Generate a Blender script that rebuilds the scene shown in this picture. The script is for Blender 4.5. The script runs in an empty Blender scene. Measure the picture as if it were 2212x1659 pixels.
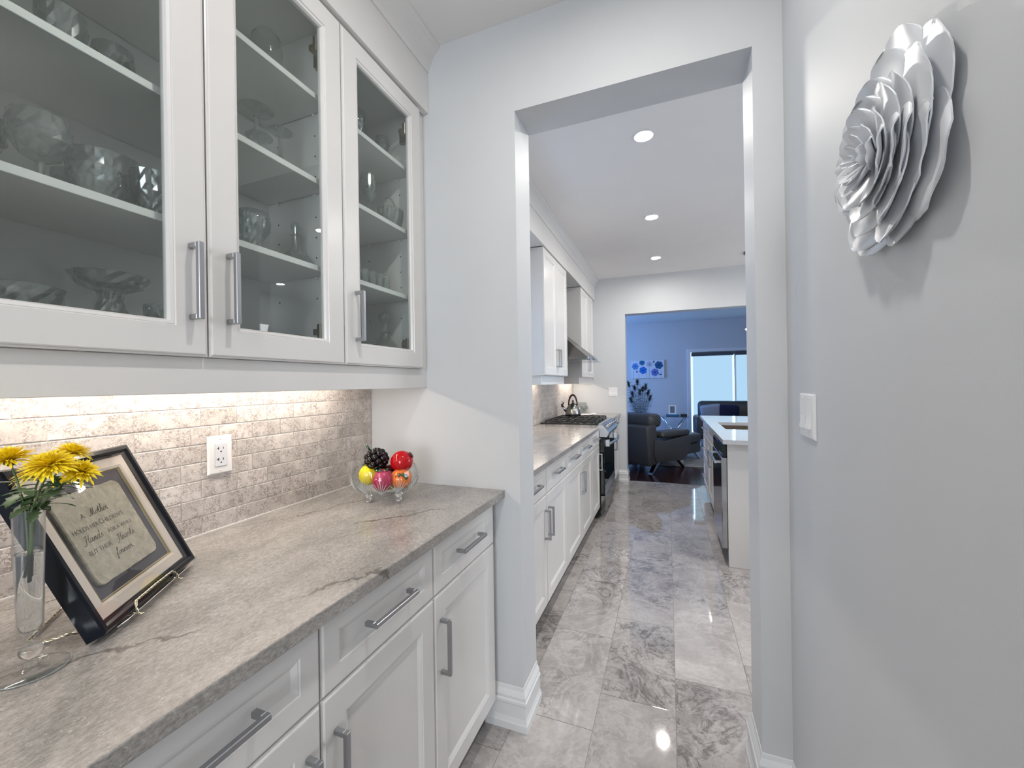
import bpy, bmesh, math, random
from math import sin, cos, pi, radians, sqrt
from mathutils import Vector, Matrix
random.seed(7)
SC = bpy.context.scene
COL = SC.collection

# ------------------------------------------------------------------ camera
YAW, ROLL, FPX, EYE = -0.3665, -0.0152, 878.02, 1.3283
cy_, sy_ = cos(YAW), sin(YAW)
fw = Vector((sy_, cy_, 0)); rt = Vector((cy_, -sy_, 0)); up = Vector((0, 0, 1))
rt2 = rt * cos(ROLL) + up * sin(ROLL); up2 = -rt * sin(ROLL) + up * cos(ROLL)
cd = bpy.data.cameras.new('camera'); cam = bpy.data.objects.new('camera', cd); COL.objects.link(cam)
cd.sensor_fit = 'HORIZONTAL'; cd.sensor_width = 36.0; cd.lens = FPX * 36.0 / 2212.0
cd.clip_start = 0.02; cd.clip_end = 60
M = Matrix((rt2, up2, -fw)).transposed().to_4x4(); M.translation = Vector((0, 0, EYE))
cam.matrix_world = M
SC.camera = cam

# ------------------------------------------------------------------ colour management, world, daylight
SC.view_settings.view_transform = 'Standard'; SC.view_settings.look = 'None'
SC.view_settings.gamma = 1.0; SC.view_settings.use_curve_mapping = False
SC.view_settings.exposure = 1.2
SC.cycles.use_denoising = True
SC.cycles.max_bounces = 12; SC.cycles.diffuse_bounces = 5; SC.cycles.glossy_bounces = 5
SC.cycles.transmission_bounces = 12; SC.cycles.transparent_max_bounces = 24
SC.cycles.sample_clamp_indirect = 6.0
SC.cycles.caustics_reflective = False; SC.cycles.caustics_refractive = False
POT = 210.0      # radiance of a ceiling pot light lens
STRIP = 29.0      # radiance of the under cabinet strips
world = bpy.data.worlds.new('world'); SC.world = world; world.use_nodes = True
wn = world.node_tree.nodes
wn['Background'].inputs[0].default_value = (0.62, 0.76, 1.0, 1); wn['Background'].inputs[1].default_value = 0.7

def daylight(name, loc, size, rot, power, col):
    l = bpy.data.lights.new(name, 'AREA'); l.shape = 'RECTANGLE'; l.size, l.size_y = size
    l.energy = power; l.color = col
    o = bpy.data.objects.new(name, l); COL.objects.link(o); o.location = loc; o.rotation_euler = rot
    return o
daylight('dining_daylight', (0.9, -4.75, 1.5), (2.2, 1.8), (radians(76), 0, 0), 80, (0.97, 0.98, 1.0))
daylight('kitchen_daylight', (-1.55, 2.45, 1.62), (0.95, 1.05), (0, radians(-66), 0), 3.2, (0.50, 0.70, 1.0))
daylight('living_daylight', (-3.35, 8.6, 1.5), (1.8, 1.8), (0, radians(-90), 0), 66, (0.16, 0.40, 1.0))
daylight('patio_daylight', (1.45, 10.75, 1.1), (1.8, 1.8), (radians(-90), 0, 0), 40, (0.35, 0.70, 1.0))
daylight('kitchen_side_daylight', (3.85, 3.6, 1.5), (1.6, 1.4), (0, radians(70), 0), 22, (0.95, 0.97, 1.0))

# ------------------------------------------------------------------ dimensions
XW = -1.237; Y1 = 1.470; YT = 1.638; XO = -0.537; XR0 = 0.261; XR = 0.343
ZC = 2.732; ZTOP = 2.379; XC = -0.601; XB = -0.6324; XD = -0.930
Y2 = 5.613; Y2T = 5.780; XO2 = -0.5254; ZTOP2 = 2.238; Y3 = 10.32

# ------------------------------------------------------------------ materials
def nodes(name):
    m = bpy.data.materials.new(name); m.use_nodes = True
    return m, m.node_tree.nodes, m.node_tree.links, m.node_tree.nodes['Principled BSDF']
def plain(name, col, rough=.5, metal=0., coat=0., spec=.5, **kw):
    m, n, l, b = nodes(name)
    b.inputs['Base Color'].default_value = (*col, 1); b.inputs['Roughness'].default_value = rough
    b.inputs['Metallic'].default_value = metal; b.inputs['Coat Weight'].default_value = coat
    b.inputs['Coat Roughness'].default_value = .05
    b.inputs['Specular IOR Level'].default_value = spec
    for k, v in kw.items(): b.inputs[k].default_value = v
    return m
def emit(name, col, s):
    m = bpy.data.materials.new(name); m.use_nodes = True; n = m.node_tree.nodes; n.clear()
    e = n.new('ShaderNodeEmission'); e.inputs[0].default_value = (*col, 1); e.inputs[1].default_value = s
    o = n.new('ShaderNodeOutputMaterial'); m.node_tree.links.new(e.outputs[0], o.inputs[0]); return m
def noise(n, l, vec, scale, detail=4, rough=.55, dist=0.):
    t = n.new('ShaderNodeTexNoise'); t.inputs['Scale'].default_value = scale; t.inputs['Detail'].default_value = detail
    t.inputs['Roughness'].default_value = rough; t.inputs['Distortion'].default_value = dist
    if vec is not None: l.new(vec, t.inputs['Vector'])
    return t.outputs['Fac']
def ramp(n, l, fac, stops):
    r = n.new('ShaderNodeValToRGB'); e = r.color_ramp.elements
    while len(e) < len(stops): e.new(.5)
    for i, (p, c) in enumerate(stops):
        e[i].position = p; e[i].color = (*c, 1) if len(c) == 3 else c
    l.new(fac, r.inputs[0]); return r.outputs[0]
def g3(v): return (v, v, v)
def mixc(n, l, a, b, fac, mode='MIX'):
    m = n.new('ShaderNodeMix'); m.data_type = 'RGBA'; m.blend_type = mode
    for s, v in ((m.inputs[0], fac), (m.inputs[6], a), (m.inputs[7], b)):
        if isinstance(v, (int, float)): s.default_value = v
        elif isinstance(v, tuple): s.default_value = (*v, 1)
        else: l.new(v, s)
    return m.outputs[2]
def position(n, l, scale=(1, 1, 1), rot=(0, 0, 0), rnd=0.):
    g = n.new('ShaderNodeNewGeometry'); mp = n.new('ShaderNodeMapping')
    l.new(g.outputs['Position'], mp.inputs[0]); mp.inputs['Scale'].default_value = scale; mp.inputs['Rotation'].default_value = rot
    if rnd:
        oi = n.new('ShaderNodeObjectInfo'); mu = n.new('ShaderNodeMath'); mu.operation = 'MULTIPLY'; mu.inputs[1].default_value = rnd
        l.new(oi.outputs['Random'], mu.inputs[0])
        cb = n.new('ShaderNodeCombineXYZ')
        for i in range(3): l.new(mu.outputs[0], cb.inputs[i])
        ad = n.new('ShaderNodeVectorMath'); l.new(mp.outputs[0], ad.inputs[0]); l.new(cb.outputs[0], ad.inputs[1]); return ad.outputs[0]
    return mp.outputs[0]
def rnd_shade(n, l, col, lo, hi):
    oi = n.new('ShaderNodeObjectInfo'); mr = n.new('ShaderNodeMapRange'); mr.inputs[3].default_value = lo; mr.inputs[4].default_value = hi
    l.new(oi.outputs['Random'], mr.inputs[0]); cb = n.new('ShaderNodeCombineColor')
    for i in range(3): l.new(mr.outputs[0], cb.inputs[i])
    return mixc(n, l, col, cb.outputs[0], 1., 'MULTIPLY')
def bump(n, l, b, fac, strength, dist=.002):
    bp = n.new('ShaderNodeBump'); bp.inputs['Strength'].default_value = strength; bp.inputs['Distance'].default_value = dist
    l.new(fac, bp.inputs['Height']); l.new(bp.outputs[0], b.inputs['Normal'])

def paint(name, col, rough=.55, bs=.12, sc=260):
    m, n, l, b = nodes(name); v = position(n, l)
    b.inputs['Roughness'].default_value = rough
    c = ramp(n, l, noise(n, l, v, 3, 3), [(.3, tuple(x * .985 for x in col)), (.7, tuple(min(1, x * 1.01) for x in col))])
    l.new(c, b.inputs['Base Color']); bump(n, l, b, noise(n, l, v, sc, 2), bs, .0008); return m
M_WALL = paint('wall_paint', (.60, .615, .63))
M_CEIL = paint('ceiling_paint', (.80, .785, .78), .8, .5, 150)
M_TRIM = plain('trim_white', (.74, .75, .76), .35)
M_CAB = paint('cabinet_white', (.70, .685, .67), .25, .02, 90)
M_CABIN = plain('cabinet_interior_white', (.74, .735, .725), .45)
M_GROUT = plain('grout', (.74, .70, .66), .9)
M_FGROUT = plain('floor_grout', (.36, .34, .33), .6)
M_NICKEL = plain('brushed_nickel', (.42, .43, .45), .3, 1.)
M_CHROME = plain('chrome', (.8, .82, .85), .08, 1.)
M_STEEL = plain('stainless_steel', (.50, .51, .53), .28, 1.)
M_BLACK = plain('black_enamel', (.012, .013, .014), .22)
M_IRON = plain('cast_iron', (.02, .02, .022), .5)
M_OVEN = plain('black_oven_glass', (.006, .012, .011), .04)
M_PLATE = plain('white_plastic', (.82, .82, .82), .3)
M_DARK = plain('dark_slot', (.02, .02, .02), .8)
M_TOEKICK = plain('grey_toe_kick', (.15, .14, .13), .5)  # toe kick board, one even dark grey
M_LEATHER = plain('charcoal_leather', (.045, .046, .048), .42)
M_SHADE = emit('roller_shade_glow', (.46, .72, .96), .42)  # daylight behind the fabric is put in as the fabric's own emission
M_LENS = emit('lamp_lens', (1.0, .955, .90), POT)
M_STRIP = emit('led_strip', (1.0, .885, .77), STRIP)
M_CRYS = None

def tile_mat():
    m, n, l, b = nodes('travertine_tile'); v = position(n, l, rnd=9.)
    big = ramp(n, l, noise(n, l, v, 16, 3), [(.3, (.54, .495, .46)), (.7, (.72, .67, .63))])
    sp = ramp(n, l, noise(n, l, v, 160, 4, .62, 1.4), [(.48, g3(0)), (.54, g3(1))])
    sp2 = ramp(n, l, noise(n, l, v, 30, 3, .5, .6), [(.36, g3(0)), (.55, g3(1))])
    f = mixc(n, l, sp, sp2, 1., 'MULTIPLY')
    r2 = n.new('ShaderNodeMath'); r2.operation = 'MULTIPLY'; r2.inputs[1].default_value = .92; l.new(f, r2.inputs[0])
    c = mixc(n, l, big, (.30, .25, .23), r2.outputs[0])
    lt = ramp(n, l, noise(n, l, v, 38, 4, .6, 2.5), [(.48, g3(0)), (.5, g3(.5)), (.52, g3(0))])
    c = mixc(n, l, c, (.74, .70, .66), lt)
    c = rnd_shade(n, l, c, .86, 1.08)
    l.new(c, b.inputs['Base Color']); b.inputs['Roughness'].default_value = .42
    bump(n, l, b, noise(n, l, v, 90, 3), .15, .0008); return m
M_TILE = tile_mat()

VANG = 29
def counter_mat():
    m, n, l, b = nodes('grey_quartzite'); v = position(n, l, (1, 1, 1), (0, 0, radians(VANG)))
    vs = position(n, l, (1.0, .5, 1.0), (0, 0, radians(VANG)))
    base = ramp(n, l, noise(n, l, vs, 10, 7, .68, .4), [(.3, (.235, .220, .207)), (.5, (.315, .297, .280)), (.72, (.40, .38, .36))])
    fine = ramp(n, l, noise(n, l, vs, 230, 4, .7), [(.34, g3(.68)), (.52, g3(1.)), (.70, g3(1.30))])
    c = mixc(n, l, base, fine, 1., 'MULTIPLY')
    fl = ramp(n, l, noise(n, l, v, 120, 3, .6, 1.8), [(.60, g3(0)), (.68, g3(.55))])
    c = mixc(n, l, c, (.56, .53, .50), fl)
    d = noise(n, l, v, 2.3, 3)
    w = n.new('ShaderNodeTexWave'); w.wave_type = 'BANDS'; w.bands_direction = 'X'; w.inputs['Scale'].default_value = 1.05
    w.inputs['Distortion'].default_value = 4.2; w.inputs['Detail'].default_value = 7; w.inputs['Detail Scale'].default_value = 1.9; w.inputs['Detail Roughness'].default_value = .62
    l.new(v, w.inputs['Vector'])
    vein = ramp(n, l, w.outputs['Fac'], [(.0, g3(.7)), (.0006, g3(0))])
    vm = ramp(n, l, d, [(.44, g3(0)), (.54, g3(1))])
    vein = mixc(n, l, vein, vm, 1., 'MULTIPLY')
    c = mixc(n, l, c, (.05, .045, .04), vein)
    l.new(c, b.inputs['Base Color']); b.inputs['Roughness'].default_value = .17
    b.inputs['Specular IOR Level'].default_value = .6
    bump(n, l, b, noise(n, l, vs, 160, 2), .06, .0004); return m
M_COUNTER = counter_mat()
M_WCOUNTER = plain('white_quartz', (.52, .53, .55), .10)

def marble_mat():
    m, n, l, b = nodes('polished_grey_marble_tile'); v = position(n, l, rnd=14.)
    base = ramp(n, l, noise(n, l, v, 2.6, 7, .62, .9), [(.28, (.28, .256, .248)), (.48, (.41, .38, .366)), (.72, (.52, .488, .472))])
    w1 = ramp(n, l, noise(n, l, v, 4.2, 8, .68, 1.9), [(.455, g3(0)), (.50, g3(.8)), (.54, g3(0))])
    msk = ramp(n, l, noise(n, l, v, 1.7, 3), [(.44, g3(0)), (.60, g3(1))])
    vein = mixc(n, l, w1, msk, 1., 'MULTIPLY')
    sp = ramp(n, l, noise(n, l, v, 34, 5, .7, .8), [(.52, g3(0)), (.62, g3(.7))])
    sp = mixc(n, l, sp, msk, 1., 'MULTIPLY')
    lt = ramp(n, l, noise(n, l, v, 3.4, 7, .66, 2.2), [(.44, g3(0)), (.5, g3(.35)), (.55, g3(0))])
    c = mixc(n, l, base, (.10, .095, .095), vein)
    c = mixc(n, l, c, (.19, .18, .18), sp)
    c = mixc(n, l, c, (.62, .60, .585), lt)
    fg = ramp(n, l, noise(n, l, v, 60, 3), [(.3, g3(.93)), (.7, g3(1.05))])
    c = mixc(n, l, c, fg, 1., 'MULTIPLY')
    c = rnd_shade(n, l, c, .92, 1.05)
    l.new(c, b.inputs['Base Color']); b.inputs['Roughness'].default_value = .045
    b.inputs['IOR'].default_value = 1.72; return m
M_MARBLE = marble_mat()

def wood_mat():
    m, n, l, b = nodes('dark_walnut_floor'); v = position(n, l, (9, 1, 1), rnd=8.)
    c = ramp(n, l, noise(n, l, v, 3, 6, .6, .6), [(.3, (.012, .006, .005)), (.7, (.055, .022, .018))])
    c = rnd_shade(n, l, c, .7, 1.4)
    l.new(c, b.inputs['Base Color']); b.inputs['Roughness'].default_value = .22; return m
M_WOOD = wood_mat()

def thin_glass(name, tint, ior=1.5, rough=.0, boost=1.0, haze=0.):
    m = bpy.data.materials.new(name); m.use_nodes = True; n = m.node_tree.nodes; l = m.node_tree.links; n.clear()
    t = n.new('ShaderNodeBsdfTransparent'); t.inputs[0].default_value = (*tint, 1)
    g = n.new('ShaderNodeBsdfGlossy'); g.inputs['Roughness'].default_value = rough
    ge = n.new('ShaderNodeNewGeometry'); dt = n.new('ShaderNodeVectorMath'); dt.operation = 'DOT_PRODUCT'
    l.new(ge.outputs['Incoming'], dt.inputs[0]); l.new(ge.outputs['Normal'], dt.inputs[1])
    def mth(op, a, c=None):
        q = n.new('ShaderNodeMath'); q.operation = op; q.use_clamp = op == 'MULTIPLY'
        for i, v in enumerate((a, c)):
            if v is None: continue
            if isinstance(v, (int, float)): q.inputs[i].default_value = v
            else: l.new(v, q.inputs[i])
        return q.outputs[0]
    f0 = ((ior - 1) / (ior + 1)) ** 2
    sch = mth('ADD', mth('MULTIPLY', mth('POWER', mth('SUBTRACT', 1., mth('ABSOLUTE', dt.outputs['Value'])), 5.), 1 - f0), f0)
    class _o: outputs = [mth('MULTIPLY', sch, boost)]
    mu = _o
    mx = n.new('ShaderNodeMixShader'); l.new(mu.outputs[0], mx.inputs[0]); l.new(t.outputs[0], mx.inputs[1]); l.new(g.outputs[0], mx.inputs[2])
    out = mx.outputs[0]
    if haze:
        d = n.new('ShaderNodeBsdfDiffuse'); d.inputs[0].default_value = (.8, .85, .85, 1)
        m2 = n.new('ShaderNodeMixShader'); m2.inputs[0].default_value = haze
        l.new(out, m2.inputs[1]); l.new(d.outputs[0], m2.inputs[2]); out = m2.outputs[0]
    o = n.new('ShaderNodeOutputMaterial'); l.new(out, o.inputs[0]); return m
M_PANE = thin_glass('cabinet_glass', (.93, .955, .945), 1.5, .0, 1.0)
M_WINDOW = thin_glass('window_glass', (.95, .97, .98))
M_CRYSTAL = thin_glass('cut_crystal', (.82, .84, .835), 1.85, .05, 1.7, .05)
M_VASE = thin_glass('vase_glass', (.965, .97, .968), 1.5, .0, 1.6, .02)
M_BOWL = thin_glass('bowl_glass', (.97, .975, .97), 1.55, .02, 1.15)
M_PICGLASS = thin_glass('picture_glass', (.97, .97, .97), 1.5, .0, 1.0)
M_SOLID = plain('solid_glass', (.97, .98, .98), .0, 0, 0, .5, **{'Transmission Weight': 1.0, 'IOR': 1.5})
M_WATER = plain('water', (.97, .98, .98), .0, 0, 0, .5, **{'Transmission Weight': 1.0, 'IOR': 1.33})
M_HOODGLASS = thin_glass('hood_glass', (.75, .85, .88), 1.6, .0, 1.6, .08)

# ------------------------------------------------------------------ mesh builder
class B:
    def __init__(s): s.bm = bmesh.new(); s.m0 = 0
    def mark(s): s.m0 = len(s.bm.verts)
    def xf(s, mat):
        s.bm.verts.ensure_lookup_table()
        bmesh.ops.transform(s.bm, matrix=mat, verts=s.bm.verts[s.m0:]); return s
    def box(s, x0, x1, y0, y1, z0, z1, bev=0., seg=1, mat=0):
        P = [(x, y, z) for x in (x0, x1) for y in (y0, y1) for z in (z0, z1)]
        v = [s.bm.verts.new(p) for p in P]
        F = [(0, 1, 3, 2), (4, 6, 7, 5), (0, 4, 5, 1), (2, 3, 7, 6), (0, 2, 6, 4), (1, 5, 7, 3)]
        f = [s.bm.faces.new([v[i] for i in q]) for q in F]
        for q in f: q.material_index = mat
        if bev:
            es = list({e for q in f for e in q.edges})
            bmesh.ops.bevel(s.bm, geom=es, offset=bev, segments=seg, profile=.5, affect='EDGES')
        return s
    def loft(s, rings, closed=True, cap0=False, cap1=False, mat=0, loop=False):
        R = [[s.bm.verts.new(p) for p in r] for r in rings]
        n = len(R[0]); K = len(R)
        for i in range(K if loop else K - 1):
            a, b = R[i], R[(i + 1) % K]
            for j in range(n if closed else n - 1):
                k = (j + 1) % n
                try: s.bm.faces.new([a[j], a[k], b[k], b[j]]).material_index = mat
                except ValueError: pass
        if cap0: s.bm.faces.new(R[0]).material_index = mat
        if cap1: s.bm.faces.new(R[-1][::-1]).material_index = mat
        return s
    def lathe(s, prof, c=(0, 0, 0), seg=24, cap0=False, cap1=False, mod=None, mat=0):
        rings = []
        for i, (r, z) in enumerate(prof):
            ring = []
            for k in range(seg):
                a = 2 * pi * k / seg; rr, zz = r, z
                if mod: rr, zz = mod(i, a, r, z)
                ring.append((c[0] + rr * cos(a), c[1] + rr * sin(a), c[2] + zz))
            rings.append(ring)
        return s.loft(rings, True, cap0, cap1, mat)
    def tube(s, pts, r, seg=8, cap=True, mat=0):
        pts = [Vector(p) for p in pts]; rings = []
        n0 = None
        for i, p in enumerate(pts):
            a = pts[max(i - 1, 0)]; b = pts[min(i + 1, len(pts) - 1)]
            t = (b - a).normalized()
            if n0 is None:
                n0 = t.orthogonal().normalized()
            else:
                n0 = (n0 - t * n0.dot(t))
                n0 = n0.normalized() if n0.length > 1e-6 else t.orthogonal().normalized()
            bn = t.cross(n0); rr = r[i] if isinstance(r, (list, tuple)) else r
            rings.append([p + (n0 * cos(2 * pi * k / seg) + bn * sin(2 * pi * k / seg)) * rr for k in range(seg)])
        return s.loft(rings, True, cap, cap, mat)
    def prism(s, pts, ax, a0, a1, mat=0):
        """pts in the two other axes, extruded along ax from a0 to a1"""
        def P(p, t):
            return {'X': (t, p[0], p[1]), 'Y': (p[0], t, p[1]), 'Z': (p[0], p[1], t)}[ax]
        return s.loft([[P(p, a0) for p in pts], [P(p, a1) for p in pts]], True, True, True, mat)
    def ball(s, c, r, sub=2, scale=(1, 1, 1)):
        s.mark(); bmesh.ops.create_icosphere(s.bm, subdivisions=sub, radius=r)
        return s.xf(Matrix.Translation(c) @ Matrix.Diagonal((*scale, 1)))
    def build(s, name, mat, parent=None, smooth=False, local=False, **props):
        bm = s.bm; bmesh.ops.recalc_face_normals(bm, faces=bm.faces)
        off = Vector((0, 0, 0))
        if not local:
            if parent is not None: off = wloc(parent)
            elif len(bm.verts):
                xs = [v.co for v in bm.verts]
                off = Vector(((min(v.x for v in xs) + max(v.x for v in xs)) / 2, (min(v.y for v in xs) + max(v.y for v in xs)) / 2, min(v.z for v in xs)))
            bmesh.ops.translate(bm, vec=-off, verts=bm.verts)
        me = bpy.data.meshes.new(name); bm.to_mesh(me); bm.free()
        for m in (mat if isinstance(mat, (list, tuple)) else [mat]): me.materials.append(m)
        if smooth: me.shade_smooth()
        o = bpy.data.objects.new(name, me); COL.objects.link(o)
        if parent is not None: o.parent = parent
        elif not local: o.location = off
        for k, v in props.items(): o[k] = v
        return o
def wloc(o):
    v = Vector((0, 0, 0))
    while o is not None: v += o.location; o = o.parent
    return v
def thing(name, label, cat, loc=(0, 0, 0), group=None, mw=None):
    o = bpy.data.objects.new(name, None); COL.objects.link(o); o.location = loc
    o.empty_display_size = .1
    if mw is not None: o.matrix_world = mw
    o['label'] = label; o['category'] = cat
    if group: o['group'] = group
    return o
def autosmooth(o, ang=35):
    me = o.data; me.shade_smooth()
    try: me.set_sharp_from_angle(angle=radians(ang))
    except Exception: pass
    return o
def link_copy(o, parent, loc):
    c = o.copy(); COL.objects.link(c); c.parent = parent; c.location = loc; return c
def sweep(b, prof, path):
    """profile (d outward, z) swept along xy path; outward = left of travel"""
    pts = [Vector((p[0], p[1])) for p in path]; rings = []
    for i, p in enumerate(pts):
        def nrm(a, c):
            d = (c - a).normalized(); return Vector((-d.y, d.x))
        if i == 0: m = nrm(pts[0], pts[1])
        elif i == len(pts) - 1: m = nrm(pts[-2], pts[-1])
        else:
            n1, n2 = nrm(pts[i - 1], p), nrm(p, pts[i + 1]); m = (n1 + n2); m = m / max(m.dot(n1), .2)
        rings.append([(p.x + m.x * d, p.y + m.y * d, z) for d, z in prof])
    return b.loft(rings, True, True, True)

S = dict(kind='structure')
# ------------------------------------------------------------------ structure: walls
def wall(name, boxes, mat=M_WALL, **kw):
    b = B()
    for q in boxes: b.box(*q)
    return b.build(name, mat, **S, **kw)
wl = wall('wall_left', [(-1.40, XW - .008, -4.5, 1.555, 0, ZC)])
wk = wall('wall_left', [(-1.40, XW - .008, 1.555, 1.95, 0, ZC), (-1.40, XW - .008, 1.95, 2.95, 0, 1.08), (-1.40, XW - .008, 1.95, 2.95, 2.2, ZC), (-1.40, XW - .008, 2.95, Y2T, 0, ZC)])
we = wall('wall_end', [(XW - .008, XO, Y1, YT, 0, ZC), (XO, XR0, Y1, YT, ZTOP, ZC), (XR0, 3.6, Y1, YT, 0, ZC)])
wr = wall('wall_right', [(XR, XR + .12, -1.6, Y1, 0, ZC)])
wf = wall('wall_far', [(XW - .008, XO2, Y2, Y2T, 0, ZC), (XO2, 3.1, Y2, Y2T, ZTOP2, ZC), (3.1, 3.6, Y2, Y2T, 0, ZC), (-3.2, -1.245, Y2T - .1, Y2T, 0, ZC)])
wall('wall_right', [(3.6, 3.72, YT, 2.8, 0, ZC), (3.6, 3.72, 2.8, 4.4, 0, .8), (3.6, 3.72, 2.8, 4.4, 2.2, ZC), (3.6, 3.72, 4.4, Y2T, 0, ZC)])
wall('wall_back', [(-1.40, -.2, -4.6, -4.5, 0, ZC), (-.2, 2.0, -4.6, -4.5, 0, .6), (-.2, 2.0, -4.6, -4.5, 2.4, ZC), (2.0, 2.72, -4.6, -4.5, 0, ZC)])
wall('wall_right', [(2.6, 2.72, -4.5, -1.6, 0, ZC)])
wall('wall_right', [(XR + .12, 2.6, -1.72, -1.6, 0, ZC)])
wall('wall_left', [(-3.32, -3.2, Y2T - .1, 7.7, 0, ZC), (-3.32, -3.2, 7.7, 9.5, 0, .6), (-3.32, -3.2, 7.7, 9.5, 2.4, ZC), (-3.32, -3.2, 9.5, Y3, 0, ZC)])
wall('wall_right', [(4.2, 4.32, Y2T, Y3, 0, ZC), (3.6, 4.2, Y2T, Y2T + .1, 0, ZC)])
wb = wall('wall_back', [(-3.32, .49, Y3, Y3 + .14, 0, ZC), (.49, 2.4, Y3, Y3 + .14, 2.0, ZC), (2.4, 4.32, Y3, Y3 + .14, 0, ZC)])
B().box(-3.4, 4.4, -4.7, Y3 + .2, ZC, ZC + .1).build('ceiling', M_CEIL, **S)

# windows of rooms out of sight (real panes with the daylight beyond them)
def window(name, x0, x1, y0, y1, z0, z1, ax):
    b = B(); t = .05
    if ax == 'X':
        for q in ((y0, y0 + t, z0 + t, z1 - t), (y1 - t, y1, z0 + t, z1 - t), (y0, y1, z0, z0 + t), (y0, y1, z1 - t, z1), ((y0 + y1) / 2 - .02, (y0 + y1) / 2 + .02, z0 + t, z1 - t)):
            b.box(x0, x1, *q)
    else:
        for q in ((x0, x0 + t, z0 + t, z1 - t), (x1 - t, x1, z0 + t, z1 - t), (x0, x1, z0, z0 + t), (x0, x1, z1 - t, z1), ((x0 + x1) / 2 - .02, (x0 + x1) / 2 + .02, z0 + t, z1 - t)):
            b.box(q[0], q[1], y0, y1, q[2], q[3])
    o = b.build(name, M_TRIM, **S)
    p = B(); xm, ym = (x0 + x1) / 2, (y0 + y1) / 2
    if ax == 'X': p.box(xm - .003, xm + .003, y0 + t, y1 - t, z0 + t, z1 - t)
    else: p.box(x0 + t, x1 - t, ym - .003, ym + .003, z0 + t, z1 - t)
    p.build('pane', M_WINDOW, o); return o
window('window_1', -1.36, -1.30, 1.95, 2.95, 1.08, 2.2, 'X')
window('window_2', 3.64, 3.69, 2.8, 4.4, .8, 2.2, 'X')
window('window_3', -.2, 2.0, -4.57, -4.53, .6, 2.4, 'Y')
window('window_4', -3.28, -3.23, 7.7, 9.5, .6, 2.4, 'X')

# ------------------------------------------------------------------ floor: tiles one by one
fl = B().box(-1.26, 3.62, -4.55, 5.700, -.10, -.0025).build('floor', M_FGROUT, **S)
def tiles_floor():
    TW, TL, G = .2985, .5985, .0008
    cols = [(.0105 + .2985 * k, k) for k in range(-5, 12)]
    cache = {}
    fl_loc = wloc(fl)
    for x0, k in cols:
        xa, xb = max(x0, -1.245), min(x0 + TW, 3.6)
        if xb - xa < .02: continue
        y = 1.354 + .2 * k
        while y > -4.5: y -= TL
        while y < 5.69:
            ya, yb = max(y, -4.5), min(y + TL, 5.695); y += TL
            if yb - ya < .02: continue
            if yb < -1.7 and xa > 2.6: continue
            if ya < YT - .1 and ya > -1.8 and xa > XR + .1: continue
            if xb < -.95 and -1.5 < ya: continue
            key = (round(xb - xa, 3), round(yb - ya, 3))
            if key not in cache:
                w, h = xb - xa, yb - ya
                b = B(); e = .0008
                b.loft([[(G + e * i, G + e * i, z), (w - G - e * i, G + e * i, z), (w - G - e * i, h - G - e * i, z), (G + e * i, h - G - e * i, z)] for i, z in ((0, -.004), (0, -.0006), (1, 0))], True, False, True)
                o = b.build('tile', M_MARBLE, fl, local=True); cache[key] = o
                o.location = Vector((xa, ya, 0)) - fl_loc
            else: link_copy(cache[key], fl, Vector((xa, ya, 0)) - fl_loc)
tiles_floor()
wd = B().box(-3.2, 4.2, 5.700, Y3, -.10, -.003).build('floor', plain('subfloor', (.03, .02, .015), .8), **S)
def planks():
    PW = .127; base = None; wl_ = wloc(wd)
    x = -1.0 - PW / 2; i = 0
    while x < 1.9:
        ys = [5.702, 7.0 + .45 * (i * 7 % 3), Y3]
        for a, c in zip(ys, ys[1:]):
            b = B(); b.box(x + .0006, x + PW - .0006, a + .0006, c - .0006, -.01, 0, .0012)
            b.build('plank', M_WOOD, wd)
        x += PW; i += 1
planks()
B().box(-3.2, -1.07, 5.702, Y3, -.01, 0).box(1.88, 4.2, 5.702, Y3, -.01, 0).build('floor', M_WOOD, **S)

# ------------------------------------------------------------------ backsplash tiles one by one
def backsplash(parent, y0, y1, rows, ztop):
    H = .0508; W = .1016; g = .0011; pl = wloc(parent); cache = {}
    B().box(XW - .0085, XW - .0022, y0, y1, .915, ztop).build('grout', M_GROUT, parent)
    for k in range(rows):
        za = .9160 + H * k; zb = min(za + H, ztop)
        if zb - za < .008: continue
        off = 1.316 if k % 2 else 1.266
        j = math.floor((y0 - off) / W)
        y = off + j * W
        while y < y1 - .004:
            ya, yb = max(y, y0), min(y + W, y1); y += W
            if yb - ya < .006: continue
            key = (round(yb - ya, 3), round(zb - za, 3))
            if key not in cache:
                w, h = yb - ya, zb - za; e = .0014
                b = B(); b.loft([[(x, g + q, g + q), (x, w - g - q, g + q), (x, w - g - q, h - g - q), (x, g + q, h - g - q)] for x, q in ((-.004, 0), (-.0012, 0), (0, e))], True, False, True)
                o = b.build('tile', M_TILE, parent, local=True); cache[key] = o
            else: o = link_copy(cache[key], parent, (0, 0, 0))
            o.location = Vector((XW, ya, za)) - pl
            o.location.x += random.uniform(-.0004, .0002)
backsplash(wl, -.26, Y1, 10, 1.3968)
backsplash(wk, 2.98, Y2, 9, 1.373)
B().box(XW - .001, XW + .004, -.26, Y1, .915, .9185).build('caulk', plain('caulk', (.72, .70, .67), .6), wl)

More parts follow.
